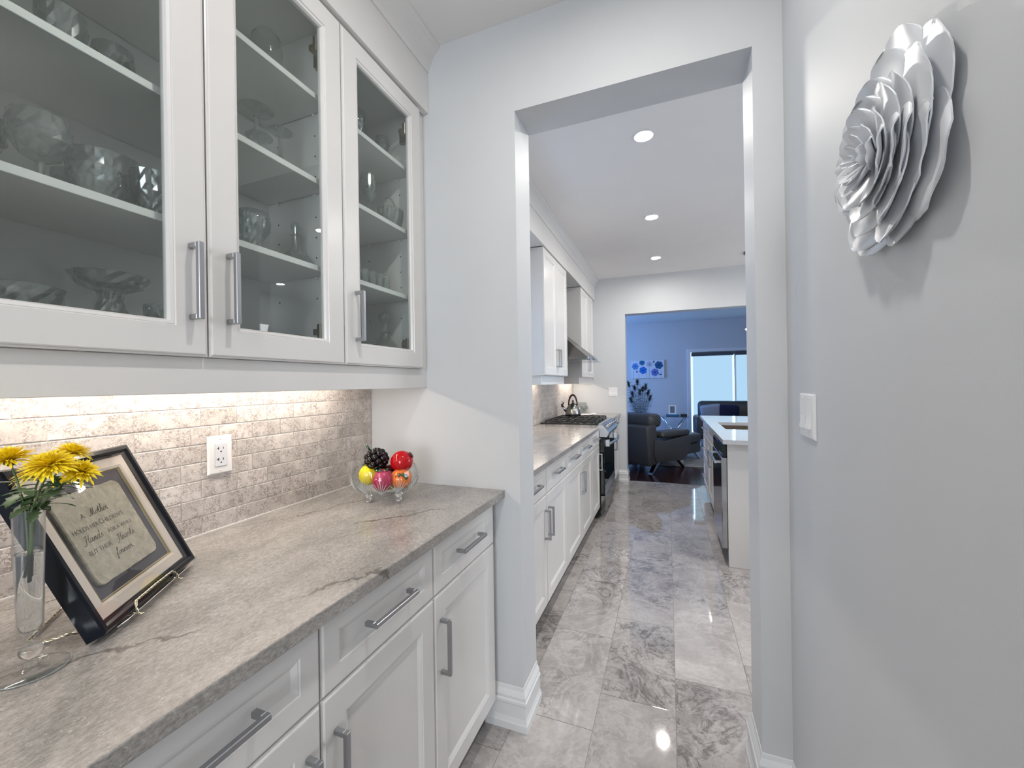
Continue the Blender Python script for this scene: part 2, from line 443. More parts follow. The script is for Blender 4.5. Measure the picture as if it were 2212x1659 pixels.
# ------------------------------------------------------------------ mouldings
BBP = [(0, 0), (.021, 0), (.021, .026), (.018, .031), (.0135, .046), (.0135, .092), (.0165, .098), (.0165, .108), (.012, .113), (.013, .124), (.0085, .134), (.004, .143), (.002, .156), (0, .158)]
b = B(); sweep(b, [(d, z) for d, z in BBP], [(XO + .0005, YT), (XO + .0005, Y1 - .0005), (-.69, Y1 - .0005)]); b.build('baseboard_left', M_TRIM, **S)
b = B(); sweep(b, BBP, [(XR, -1.6), (XR, Y1), (XR0, Y1), (XR0, YT), (3.6, YT)]); b.build('baseboard_right', M_TRIM, **S)
b = B(); sweep(b, BBP, [(XO2, Y2T), (XO2, Y2), (-.631, Y2)]); b.build('baseboard_far', M_TRIM, **S)
CRP = [(0, 2.634), (.004, 2.634), (.006, 2.640), (.010, 2.648), (.016, 2.665), (.028, 2.690), (.045, 2.709), (.056, 2.717), (.060, 2.723), (.060, ZC), (0, ZC)]
for ya, yb, nm in ((-1.0, Y1, 'trim_1'), (YT, Y2, 'trim_2')):
    b = B(); sweep(b, CRP, [(-.921, yb), (-.921, ya)]); b.build(nm, M_CAB, **S)

# ------------------------------------------------------------------ joinery
PANEL = [(0, -.020), (0, -.0045), (.0035, -.0040), (.0045, -.0010), (.0065, 0), (.0600, 0), (.0625, -.0022), (.0645, -.0022), (.0745, -.0085)]
def rectring(y0, y1, z0, z1, ins, x): return [(x, y0 + ins, z0 + ins), (x, y1 - ins, z0 + ins), (x, y1 - ins, z1 - ins), (x, y0 + ins, z1 - ins)]
def panel_front(name, parent, y0, y1, z0, z1, xf, sgn=1, fr=.0600, label=None):
    g = .0016; y0 += g; y1 -= g; z0 += g; z1 -= g
    d = fr - .0600
    rings = [rectring(y0, y1, z0, z1, i + (d if i >= .05 else 0), xf + sgn * x) for i, x in PANEL]
    b = B(); b.loft(rings, True, True, True); o = b.build(name, M_CAB, parent)
    if label: o['label'] = label
    return o
def glass_door(parent, y0, y1, z0, z1, xf, hinge_at, handle_y, hz=(1.473, 1.633)):
    g = .0016; y0 += g; y1 -= g
    w = .073
    pr = [(0, -.020), (0, -.0045), (.0035, -.0040), (.0045, -.0010), (.0065, 0), (w - .0115, 0), (w - .0100, -.0028), (w - .0085, -.0022), (w - .0030, -.0038), (w, -.0095), (w, -.020)]
    b = B(); b.loft([rectring(y0, y1, z0, z1, i, xf + x) for i, x in pr], True, loop=True)
    d = b.build('door', M_CAB, parent)
    B().box(xf - .0165, xf - .0125, y0 + w - .006, y1 - w + .006, z0 + w - .006, z1 - w + .006).build('glass_pane', M_PANE, d, label='clear grey tinted glass pane')
    handle(d, 'Z', handle_y, *hz, xf, 1)
    for zc in (z0 + .055 + .04, z1 - .115):
        h = B(); s = -1 if hinge_at == 'hi' else 1; yy = (y1 if hinge_at == 'hi' else y0)
        ya = yy + s * .078; yb = yy + s * .058
        h.box(xf - .034, xf - .0205, min(ya - s * 0, yb), max(ya, yb), zc - .022, zc + .022, .002)
        ya2, yb2 = sorted((yy + s * .022, yy + s * .070)); h.box(xf - .058, xf - .026, ya2, yb2, zc - .009, zc + .009, .002)
        ya3, yb3 = sorted((yy + s * .0225, yy + s * .030)); h.box(xf - .082, xf - .040, ya3, yb3, zc - .024, zc + .024, .001)
        h.build('hinge', plain('hinge_bronze_nickel', (.35, .31, .24), .35, 1.) if 'hinge_bronze_nickel' not in bpy.data.materials else bpy.data.materials['hinge_bronze_nickel'], d)
    return d
def handle(parent, ax, c, a, e, xf, sgn=1, pr=.034, t=.0055, z=None):
    """square bar pull. ax 'Z': at y=c from z a..e ; ax 'Y': at z=c from y a..e"""
    b = B(); xs = sorted((xf - sgn * .0005, xf + sgn * (pr - 2 * t))); xo = sorted((xf + sgn * (pr - 2 * t), xf + sgn * pr))
    bars = [(xo, a, e), (xs, a, a + 2 * t), (xs, e - 2 * t, e)]
    for q, lo, hi in bars:
        if ax == 'Z': b.box(q[0], q[1], c - t, c + t, lo, hi, .0012)
        else: b.box(q[0], q[1], lo, hi, c - t, c + t, .0012)
    return b.build('handle', M_NICKEL, parent, label='brushed nickel square bar handle')

# ---- pantry wall cabinets (glass doors)
UB, UT = 1.3968, 2.4559
XF = XD - .020     # carcass front
def upper_unit(name, label, ya, yb, cat='cabinet', filler=None, drawback=True):
    t = thing(name, label, cat, ((XW + XF) / 2, (ya + yb) / 2, UB))
    s = .016; x0 = XW + .0005
    b = B()
    b.box(x0, XF - .0005, ya, ya + s, UB, UT); b.box(x0, XF - .0005, yb - s, yb, UB, UT)
    b.box(x0, XF - .0005, ya + s, yb - s, UB, UB + s); b.box(x0, XF - .0005, ya + s, yb - s, UT - s, UT)
    b.box(x0, x0 + .006, ya + s, yb - s, UB + s, UT - s)
    if filler: b.box(XF - .03, XF - .0005, yb, filler, UB, UT + .008)
    b.build('carcass', M_CABIN, t)
    for zt in (2.2, 1.948, 1.689):
        sh = B(); sh.box(x0 + .008, -.965, ya + s + .003, yb - s - .003, zt - .016, zt, .0008); sh.build('shelf', M_CABIN, t)
    hb = B()
    for zz in [1.606 + .0638 * k for k in range(0, 11)]:
        if any(abs(zz - q) < .03 for q in (1.68, 1.94, 2.19)): continue
        for xx in (-1.025, -1.186):
            hb.mark(); bmesh.ops.create_circle(hb.bm, cap_ends=True, radius=.0028, segments=8)
            hb.xf(Matrix.Translation((xx, yb - s - .0006, zz)) @ Matrix.Rotation(radians(90), 4, 'X'))
            hb.mark(); bmesh.ops.create_circle(hb.bm, cap_ends=True, radius=.0028, segments=8)
            hb.xf(Matrix.Translation((xx, ya + s + .0006, zz)) @ Matrix.Rotation(radians(90), 4, 'X'))
    hb.build('pin_holes', M_DARK, t, kind='stuff')
    cl = B()
    for zt in (2.2, 1.948, 1.689):
        for xx in (-1.025, -1.186): cl.box(xx - .004, xx + .004, yb - s - .008, yb - s, zt - .025, zt - .0165, .001)
    cl.build('shelf_pins', M_PLATE, t, kind='stuff')
    return t
UG = (.173, .5903, .9915, 1.4235)
u1 = upper_unit('wall_cabinet', 'white wall cabinet with two wide glass doors, left in the photo', UG[0] - .002, UG[2] - .0005)
glass_door(u1, UG[0], UG[1], UB, UT, XD, 'lo', .556)
glass_door(u1, UG[1], UG[2], UB, UT, XD, 'hi', .634)
u2 = upper_unit('wall_cabinet', 'white single glass door wall cabinet against the end wall', UG[2] + .0005, UG[3], filler=Y1 - .0005)
glass_door(u2, UG[2], UG[3], UB, UT, XD, 'hi', 1.040)
u0 = upper_unit('wall_cabinet', 'white wall cabinet nearest the camera, left of the two glass doors', -.26, UG[0] - .003)
glass_door(u0, -.26, UG[0] - .003, UB, UT, XD, 'hi', -.20)
B().box(-.950, -.921, -.26, Y1 - .001, 2.4648, 2.6345, .001).build('trim_3', M_CAB, **S)
B().box(-1.236, -.921, -.28, -.262, 1.3968, 2.6345).build('trim_4', M_CAB, **S)
B().box(-.966, -.950, -.26, Y1 - .001, 1.318, UB - .0006, .001).build('light_valance', M_CAB, label='white light valance board under the glass door cabinets', category='valance')
def strip(ya, yb, lab, nm='light_strip', x=-1.14, zt=UB):
    t = thing(nm, lab, 'light', (x, (ya + yb) / 2, zt - .016))
    B().box(x - .014, x + .014, ya, yb, zt - .012, zt - .0006, .002).build('housing', M_PLATE, t)
    B().box(x - .008, x + .008, ya + .01, yb - .01, zt - .0145, zt - .0125).build('diffuser', M_STRIP, t)
strip(.10, 1.23, 'warm under cabinet light strip above the stone tiles')

# ---- pantry base cabinets
def base_unit(label, ya, yb, splits, hand, zdr=.7197, cat='cabinet', filler=None, zb=.110, ztop=.884, xkick=.058, name='base_cabinet'):
    t = thing(name, label, cat, ((XW + XB) / 2, (ya + yb) / 2, 0))
    b = B(); b.box(XW + .001, XB - .0205, ya + .0005, yb - .0005, zb, ztop)
    if filler: b.box(XB - .045, XB - .0206, yb, filler, zb, ztop)
    b.build('carcass', M_CAB, t)
    B().box(XW + .01, XB - xkick, ya + .001, (filler or yb) - .001, .001, zb).build('toe_kick', M_TOEKICK, t)
    for (a, c), h in zip(zip(splits, splits[1:]), hand):
        d = panel_front('drawer', t, a, c, zdr, .882, XB, fr=.0450)
        m = (a + c) / 2; L = .0815 if c - a > .3 else .06; handle(d, 'Y', .803, m - L, m + L, XB)
        d = panel_front('door', t, a, c, zb + .006, zdr, XB)
        if h: handle(d, 'Z', (a + .034) if h == 'lo' else (c - .034), .482, .644, XB)
    return t
base_unit('white base cabinet with two drawers over two doors, below the framed verse', .173, 1.0017, (.173, .597, 1.0017), ('hi', 'lo'))
base_unit('white base cabinet with one drawer and one door, against the end wall', 1.0017, 1.4292, (1.0017, 1.4292), ('lo',), filler=Y1 - .001)
base_unit('white base cabinet nearest the camera, left of the framed verse', -.26, .172, (-.26, .172), ('hi',))
b = B(); b.box(XW + .0005, XC, -.28, Y1 - .0005, .886, .915, .0022, 2); b.build('countertop', M_COUNTER, label='grey quartzite countertop in the pantry with thin dark veins', category='countertop')

# ------------------------------------------------------------------ switches and outlet
def outlet():
    t = thing('outlet', 'white duplex power outlet on the stone tile backsplash', 'outlet', (XW, .8075, 1.078))
    b = B(); b.loft([rectring(.7725, .8425, 1.078, 1.190, i, XW + x) for i, x in ((0, .0005), (0, .003), (.004, .0065))], True, True, True); b.build('cover_plate', M_PLATE, t)
    o = B().box(XW + .0066, XW + .0082, .7905, .8245, 1.1005, 1.1675, .001).build('receptacle', plain('receptacle_white', (.72, .74, .78), .25), t)
    s = B()
    for zc in (1.150, 1.118):
        yc = .8075; x0, x1 = XW + .0080, XW + .0086
        s.box(x0, x1, yc - .0075, yc - .0055, zc - .001, zc + .0075); s.box(x0, x1, yc - .0115, yc - .0075, zc + .002, zc + .0038)
        s.box(x0, x1, yc + .0055, yc + .0073, zc, zc + .0065)
        s.mark(); bmesh.ops.create_circle(s.bm, cap_ends=True, radius=.0024, segments=10)
        s.xf(Matrix.Translation((x1, yc, zc - .0065)) @ Matrix.Rotation(radians(90), 4, 'Y'))
    s.build('slots', M_DARK, t)
    for z in (1.180, 1.088):
        c = B(); c.ball((XW + .0066, .8075, z), .003, 2, (.4, 1, 1)); c.build('screw', M_PLATE, t, True)
outlet()
def switch(label, face, at, zc, n=2, w=.116, h=.116, nrm=-1, axis='X'):
    """face coordinate, at = centre along the wall"""
    def R(u, v, d):
        return (face + nrm * d, at + u, zc + v) if axis == 'X' else (at + u, face + nrm * d, zc + v)
    def bx(b, u0, u1, v0, v1, d0, d1, bev=0.):
        p, q = R(u0, v0, d0), R(u1, v1, d1)
        b.box(min(p[0], q[0]), max(p[0], q[0]), min(p[1], q[1]), max(p[1], q[1]), min(p[2], q[2]), max(p[2], q[2]), bev); return b
    t = thing('light_switch', label, 'switch', R(0, -h / 2, 0))
    b = B(); rr = []
    for i, d in ((0, .0004), (0, .003), (.005, .0065)):
        rr.append([R(-w / 2 + i, -h / 2 + i, d), R(w / 2 - i, -h / 2 + i, d), R(w / 2 - i, h / 2 - i, d), R(-w / 2 + i, h / 2 - i, d)])
    b.loft(rr, True, True, True); b.build('cover_plate', M_PLATE, t)
    for k in range(n):
        u = (k - (n - 1) / 2) * .046
        c = B(); pts = [(-.032, .0067), (.032, .0067), (.032, .0072), (.0, .0078), (-.032, .0125)]
        c.loft([[R(u - .016, v, d) for v, d in pts], [R(u + .016, v, d) for v, d in pts]], True, True, True)
        c.build('rocker', M_PLATE, t)
        for v in (.046, -.046):
            q = B(); q.ball(R(u, v, .0066), .0028, 2, (1, 1, 1)); q.build('screw', M_PLATE, t, True)
switch('white double rocker switch on the right wall below the rose sculpture', XR, 1.270, 1.2335)
switch('white double rocker switch on the far kitchen wall beside the opening', Y2, -.697, 1.200, axis='Y')

# ------------------------------------------------------------------ pot lights
def pot(x, y, label, group='recessed ceiling pot lights'):
    t = thing('pot_light', label, 'light', (x, y, ZC - .004))
    t['group'] = group
    B().lathe([(.062, -.0005), (.061, -.004), (.052, -.0055), (.047, -.003), (.047, -.0005)], (x, y, ZC), 28).build('trim_ring', M_TRIM, t, True)
    b = B(); b.lathe([(.0465, -.0022), (.0001, -.0022)], (x, y, ZC), 20); b.build('lens', M_LENS, t, label='glowing lens')
pot(-.11, 2.439, 'round recessed ceiling light nearest to the kitchen doorway')
pot(-.11, 3.666, 'round recessed ceiling light in the middle of the kitchen row of three')
pot(-.11, 4.887, 'round recessed ceiling light farthest away in the kitchen row of three')
pot(-.11, .70, 'round recessed ceiling light in the pantry above the camera')
pot(-.11, -1.10, 'round recessed ceiling light in the pantry behind the camera')
pot(.995, 2.806, 'round recessed ceiling light in the second kitchen row, near')
pot(1.9, 4.03, 'round ceiling light added out of view in the right half of the kitchen')  # unseen lamp added here, clear of the cabinet glass reflections
pot(2.1, 2.5, 'round recessed ceiling light in the third kitchen row, near')
pot(3.0, 4.03, 'round recessed ceiling light in the third kitchen row, far')

# ------------------------------------------------------------------ kitchen run
base_unit('white kitchen base cabinet with two doors, nearest past the doorway', 1.68, 2.625, (1.68, 2.152, 2.625), ('hi', 'lo'))
base_unit('white kitchen base cabinet with two doors, in the middle of the run', 2.626, 3.572, (2.626, 3.104, 3.572), ('hi', 'lo'))
base_unit('narrow white kitchen base cabinet just left of the range', 3.573, 3.995, (3.573, 3.995), ('hi',))
base_unit('white kitchen base cabinet beyond the range beside the far wall', 4.765, 5.60, (4.765, 5.18, 5.60), ('hi', 'lo'))
B().box(XW + .0005, XC, YT + .0005, 3.998, .886, .915, .0022, 2).build('countertop', M_COUNTER, label='grey stone kitchen countertop left of the range', category='countertop')
B().box(XW + .0005, XC, 4.762, Y2 - .0005, .886, .915, .0022, 2).build('countertop', M_COUNTER, label='grey stone countertop between the range and the far wall', category='countertop')
KB, KT = 1.395, 2.445
def kupper(label, ya, yb, yend=None):
    t = thing('wall_cabinet', label, 'cabinet', ((XW + XF) / 2, (ya + yb) / 2, KB))
    B().box(XW + .0005, XF - .0005, ya, yend or yb, KB, KT, .001).build('carcass', M_CAB, t)
    m = (ya + yb) / 2
    d = panel_front('door', t, ya, m, KB, KT, XD); handle(d, 'Z', m - .034, 1.473, 1.633, XD)
    d = panel_front('door', t, m, yb, KB, KT, XD); handle(d, 'Z', m + .034, 1.473, 1.633, XD)
    return t
kupper('white kitchen wall cabinet left of the range hood', 3.182, 3.985)
kupper('white kitchen wall cabinet right of the range hood', 4.70, 5.50, Y2 - .0008)
B().box(-.950, -.921, YT + .001, Y2 - .001, 2.449, 2.6345, .001).build('trim_5', M_CAB, **S)
B().box(XW + .0005, -.9505, YT + .001, 3.181, 2.449, 2.465).box(XW + .0005, -.9505, 3.986, 4.699, 2.449, 2.465).build('trim_6', M_CAB, **S)
def kval(ya, yb, lab):
    b = B(); b.box(-.985, -.969, ya + .02, yb, 1.318, KB - .0006, .001); b.box(XW + .0005, -.9692, ya + .004, ya + .02, 1.318, KB - .0006, .001)
    b.build('light_valance', M_CAB, label=lab, category='valance')
kval(3.19, 3.975, 'white light valance under the wall cabinet left of the hood')
kval(4.71, 5.60, 'white light valance under the wall cabinet right of the hood')
strip(3.25, 3.9, 'warm under cabinet light strip left of the range hood', zt=KB)
strip(4.8, 5.5, 'warm under cabinet light strip right of the range hood', zt=KB)

def hood():
    ya, yb = 3.99, 4.695; ym = (ya + yb) / 2
    t = thing('range_hood', 'stainless chimney range hood with glass edge above the range', 'range hood', (-1.0, ym, 1.55))
    b = B(); R = []
    for z, x1, w in ((1.5655, -.745, .345), (1.592, -.745, .345), (1.905, -1.11, .16), (1.95, -1.12, .15)):
        R.append([(XW + .001, ym - w, z), (x1, ym - w, z), (x1, ym + w, z), (XW + .001, ym + w, z)])
    b.loft(R, True, True, True); b.build('canopy', plain('hood_steel', (.17, .165, .16), .32, 1.), t)
    B().box(XW + .002, -1.12, ym - .14, ym + .14, 1.95, 2.448).build('chimney', M_STEEL, t)
    B().box(XW + .01, -.705, ya + .002, yb - .002, 1.556, 1.5645, .002).build('glass_edge', M_HOODGLASS, t)
    B().box(-.7448, -.736, ya + .05, yb - .05, 1.566, 1.590, .002).build('control_bar', M_STEEL, t)
    for k in range(5): B().box(-.7358, -.732, ym - .08 + k * .035, ym - .065 + k * .035, 1.572, 1.584, .001).build('button', M_BLACK, t)
hood()

def stove():
    ya, yb = 4.001, 4.759; xf = -.585
    t = thing('range', 'stainless gas range with black sides and a slanted knob panel', 'stove', (-.9, 4.38, 0))
    B().box(XW + .02, xf - .045, ya, yb, .03, .905).build('body', M_BLACK, t)
    for y in (ya + .04, yb - .04):
        for x in (XW + .06, xf - .10): B().lathe([(.018, .001), (.015, .03)], (x, y, 0), 10, True, True).build('foot', M_BLACK, t)
    B().box(XW + .012, -.640, ya + .001, yb - .001, .9055, .926, .003).build('cooktop', M_BLACK, t)
    b = B(); b.prism([(-.640, .9255), (-.612, .9255), (-.540, .845), (-.560, .800), (-.640, .800)], 'Y', ya + .001, yb - .001); b.build('control_panel', M_STEEL, t)
    d = B().box(xf - .044, xf, ya + .004, yb - .004, .235, .792, .004).build('oven_door', M_OVEN, t, label='black glass oven door with steel lower rail')
    B().box(xf + .0005, xf + .004, ya + .004, yb - .004, .235, .33, .001).build('door_rail', M_STEEL, d)
    b = B(); b.box(xf + .0005, xf + .045, ya + .05, ya + .075, .700, .770, .004); b.box(xf + .0005, xf + .045, yb - .075, yb - .05, .700, .770, .004)
    pts = [(xf + .050, ya + .055 + (yb - ya - .11) * k / 10, .735) for k in range(11)]; pts = [(p[0] + .028 * sin(pi * k / 10), p[1], p[2]) for k, p in enumerate(pts)]
    b.tube(pts, .013, 10); b.build('door_handle', M_STEEL, d)
    B().box(xf - .044, xf + .002, ya + .004, yb - .004, .075, .225, .004).build('storage_drawer', plain('dark_stainless', (.26, .26, .265), .2, 1.), t)
    nrm = Vector((.745, 0, .667)).normalized()
    for k in range(5):
        yk = ya + .09 + k * .145; c = Vector((-.574, yk, .888))
        q = B(); q.mark(); bmesh.ops.create_cone(q.bm, cap_ends=True, segments=20, radius1=.024, radius2=.019, depth=.034)
        q.xf(Matrix.Translation(c + nrm * .017) @ nrm.to_track_quat('Z', 'Y').to_matrix().to_4x4())
        q.build('knob', M_CHROME, t, label='chrome burner knob')
    for y0 in (4.02, 4.265, 4.51):
        g = B(); y1_ = y0 + .228; x0, x1 = -1.185, -.665; z0, z1 = .938, .952
        for q in ((x0, x1, y0, y0 + .012), (x0, x1, y1_ - .012, y1_), (x0, x0 + .012, y0 + .012, y1_ - .012), (x1 - .012, x1, y0 + .012, y1_ - .012)): g.box(q[0], q[1], q[2], q[3], z0, z1, .002)
        for k in range(1, 8):
            x = x0 + (x1 - x0) * k / 8
            if k % 2: g.box(x - .005, x + .005, y0 + .012, y0 + .085, z0, z1); g.box(x - .005, x + .005, y1_ - .085, y1_ - .012, z0, z1)
            else: g.box(x - .005, x + .005, y0 + .012, y1_ - .012, z0, z1)
        for x in (x0 + .006, x1 - .006):
            for y in (y0 + .006, y1_ - .006): g.box(x - .006, x + .006, y - .006, y + .006, .9262, z0)
        g.build('grate', M_IRON, t)
    for (x, y) in ((-1.06, 4.13), (-.80, 4.13), (-1.06, 4.62), (-.80, 4.62), (-.93, 4.38)):
        q = B(); q.lathe([(.045, .9262), (.045, .932), (.033, .934), (.033, .937), (.001, .937)], (x, y, 0), 20); q.build('burner', M_IRON, t, True)
stove()

def kettle():
    x, y, z = -1.022, 4.60, .9525
    t = thing('kettle', 'stainless whistling kettle with a dark red arched handle on the range', 'kettle', (x, y, z))
    b = B(); pr = [(.001, 0), (.082, .0), (.088, .008), (.087, .035), (.080, .072), (.064, .108), (.040, .134), (.020, .145)]
    b.lathe(pr, (x, y, z), 32, mod=lambda i, a, r, zz: (r * (1 + .012 * cos(16 * a) * (i > 2)), zz)); b.build('body', plain('brushed_kettle_steel', (.36, .35, .32), .26, 1.), t, True)
    b = B(); b.lathe([(.021, .143), (.019, .150), (.006, .153), (.006, .160), (.012, .165), (.0125, .174), (.007, .180), (.0005, .182)], (x, y, z), 16); b.build('lid_knob', plain('dark_red_bakelite', (.05, .006, .008), .25), t, True)
    dr = bpy.data.materials['dark_red_bakelite']
    b = B(); pts = [(x - .050 * cos(a), y, z + .118 + .122 * sin(a)) for a in [pi * k / 14 for k in range(15)]]; b.tube(pts, [.007 + .004 * sin(pi * k / 14) for k in range(15)], 10); b.build('handle', dr, t, True)
    b = B(); b.tube([(x - .066, y - .02, z + .055), (x - .095, y - .03, z + .085), (x - .112, y - .035, z + .112)], [.022, .017, .014], 12); b.build('spout', M_CHROME, t, True)
    b = B(); b.tube([(x - .110, y - .035, z + .108), (x - .118, y - .037, z + .128), (x - .100, y - .032, z + .150), (x - .118, y - .037, z + .165)], [.016, .015, .007, .004], 10); b.build('whistle_cap', dr, t, True)
kettle()
# small things on the counter beyond the range
def far_counter():
    t = thing('glass_plaque', 'small square cut glass plaque leaning at the far kitchen wall', 'ornament', (-1.10, 5.56, .9155))
    b = B(); b.box(-1.185, -1.045, 5.560, 5.572, .9157, 1.060, .003); o = b.build('plate', M_CRYSTAL, t)
    for k in range(4):
        q = B(); q.mark(); bmesh.ops.create_uvsphere(q.bm, u_segments=8, v_segments=5, radius=.022); q.xf(Matrix.Translation((-1.15 + .035 * k, 5.558, .96 + .03 * (k % 2))) @ Matrix.Diagonal((1, .25, 1.3, 1))); q.build('leaf_relief', M_CRYSTAL, t)
    x, y = -.985, 5.18
    t = thing('spoon_rest', 'white ceramic spoon rest on the counter behind the kettle', 'dish', (x, y, .9155))
    b = B(); b.lathe([(.001, .0), (.05, 0), (.072, .012), (.070, .0135), (.048, .004), (.001, .004)], (0, 0, 0), 28); b.mark(); b.m0 = 0; b.xf(Matrix.Translation((x, y, .9157)) @ Matrix.Diagonal((1.3, 1, 1, 1))); b.build('dish', M_PLATE, t, True)
    b = B(); b.tube([(x + .06, y, .926), (x + .10, y - .01, .935), (x + .135, y - .01, .928)], [.012, .014, .010], 10); b.build('handle_lug', M_PLATE, t, True)
    b = B(); b.box(-1.185, -1.171, 5.0, 5.014, .9157, 1.09, .002); b.build('candle', plain('candle_wax', (.9, .86, .76), .5), label='slim white taper candle in the corner behind the kettle', category='candle')
far_counter()

# ------------------------------------------------------------------ island
def island():
    b = B()
    o_ = [(.352, 3.175), (1.45, 3.175), (1.45, 5.36), (.352, 5.36)]; i_ = [(.455, 3.89), (.98, 3.89), (.98, 4.54), (.455, 4.54)]
    R = [[(*p, .885) for p in i_], [(*p, .885) for p in o_], [(*p, .915) for p in o_], [(*p, .915) for p in i_]]
    b.loft(R, True, loop=True); b.build('island_countertop', M_WCOUNTER, label='white quartz island countertop with a sink cut-out', category='countertop')
    t = thing('kitchen_island', 'white kitchen island cabinet with doors facing the range', 'cabinet', (.9, 4.2, 0))
    B().box(.388, 1.42, 3.250, 3.272, .001, .8845, .001).build('end_panel', M_CAB, t)
    B().box(1.02, 1.42, 3.272, 5.32, .001, .8845).box(.402, 1.02, 4.75, 5.32, .11, .8845).box(.402, 1.02, 3.895, 4.75, .11, .66).build('carcass', M_CAB, t)
    B().box(.45, 1.02, 3.30, 5.30, .001, .108).build('toe_kick', M_TOEKICK, t)
    def pf(nm, a, c, z0, z1, fr=.06): return panel_front(nm, t, a, c, z0, z1, .382, -1, fr)
    d = pf('false_drawer', 3.90, 4.75, .72, .882, .045)
    d = pf('door', 3.90, 4.325, .116, .72); handle(d, 'Z', 4.29, .50, .66, .382, -1)
    d = pf('door', 4.325, 4.75, .116, .72); handle(d, 'Z', 4.36, .50, .66, .382, -1)
    for z0, z1 in ((.72, .882), (.42, .72), (.116, .42)):
        d = pf('drawer', 4.75, 5.32, z0, z1, .045); handle(d, 'Y', (z0 + z1) / 2, 4.95, 5.12, .382, -1)
    t = thing('sink', 'undermount stainless sink in the island countertop', 'sink', (.72, 4.21, .67))
    b = B(); R = []
    for q, z in ((.012, .884), (-.004, .884), (-.004, .76), (.02, .70)): R.append([(.455 + q - .008, 3.89 + q - .008, z), (.98 - q + .008, 3.89 + q - .008, z), (.98 - q + .008, 4.54 - q + .008, z), (.455 + q - .008, 4.54 - q + .008, z)])
    b.loft(R[1:], True, False, True); b.build('basin', plain('sink_steel', (.42, .34, .28), .3, 1.), t)
    B().lathe([(.04, .7005), (.035, .703), (.001, .702)], (.72, 4.21, 0), 20).build('drain', M_CHROME, t, True)
    t = thing('dishwasher', 'stainless dishwasher with a dark top panel in the island', 'dishwasher', (.7, 3.58, 0))
    B().box(.40, 1.01, 3.285, 3.885, .11, .878).build('body', M_BLACK, t)
    B().box(.352, .399, 3.288, 3.885, .115, .775, .004).build('door', plain('mirror_stainless', (.40, .41, .42), .12, 1.), t)
    B().box(.356, .399, 3.288, 3.885, .778, .865, .003).build('control_strip', M_OVEN, t)
    b = B(); b.tube([(.318, 3.34, .73), (.318, 3.83, .73)], .010, 10); b.box(.318, .3518, 3.35, 3.365, .722, .738); b.box(.318, .3518, 3.805, 3.82, .722, .738); b.build('handle', M_STEEL, t)
    B().box(.42, .45, 3.29, 3.88, .005, .109).build('kick_plate', M_BLACK, t)
island()
def pendant(x, y):
    t = thing('pendant_lamp', 'diamond shaped glowing pendant lamp hanging above the island', 'lamp', (x, y, 1.80))
    B().lathe([(.080, -.001), (.080, -.018), (.05, -.026), (.006, -.028)], (x, y, ZC), 24, True, True).build('canopy', plain('pendant_gunmetal', (.12, .12, .13), .35, 1.), t, True)
    B().tube([(x, y, ZC - .026), (x, y, 1.975)], .003, 6).build('rod', M_IRON, t)
    gl = emit('pendant_glass_lit', (1, .97, .92), 9.)
    b = B(); b.lathe([(.012, .095), (.075, .0), (.012, -.085)], (x, y, 1.888), 6, True, True); b.build('shade', gl, t)
    B().lathe([(.016, .0), (.016, .03), (.004, .04)], (x, y, 1.975), 12, True, True).build('socket', M_IRON, t)
pendant(.874, 5.08)

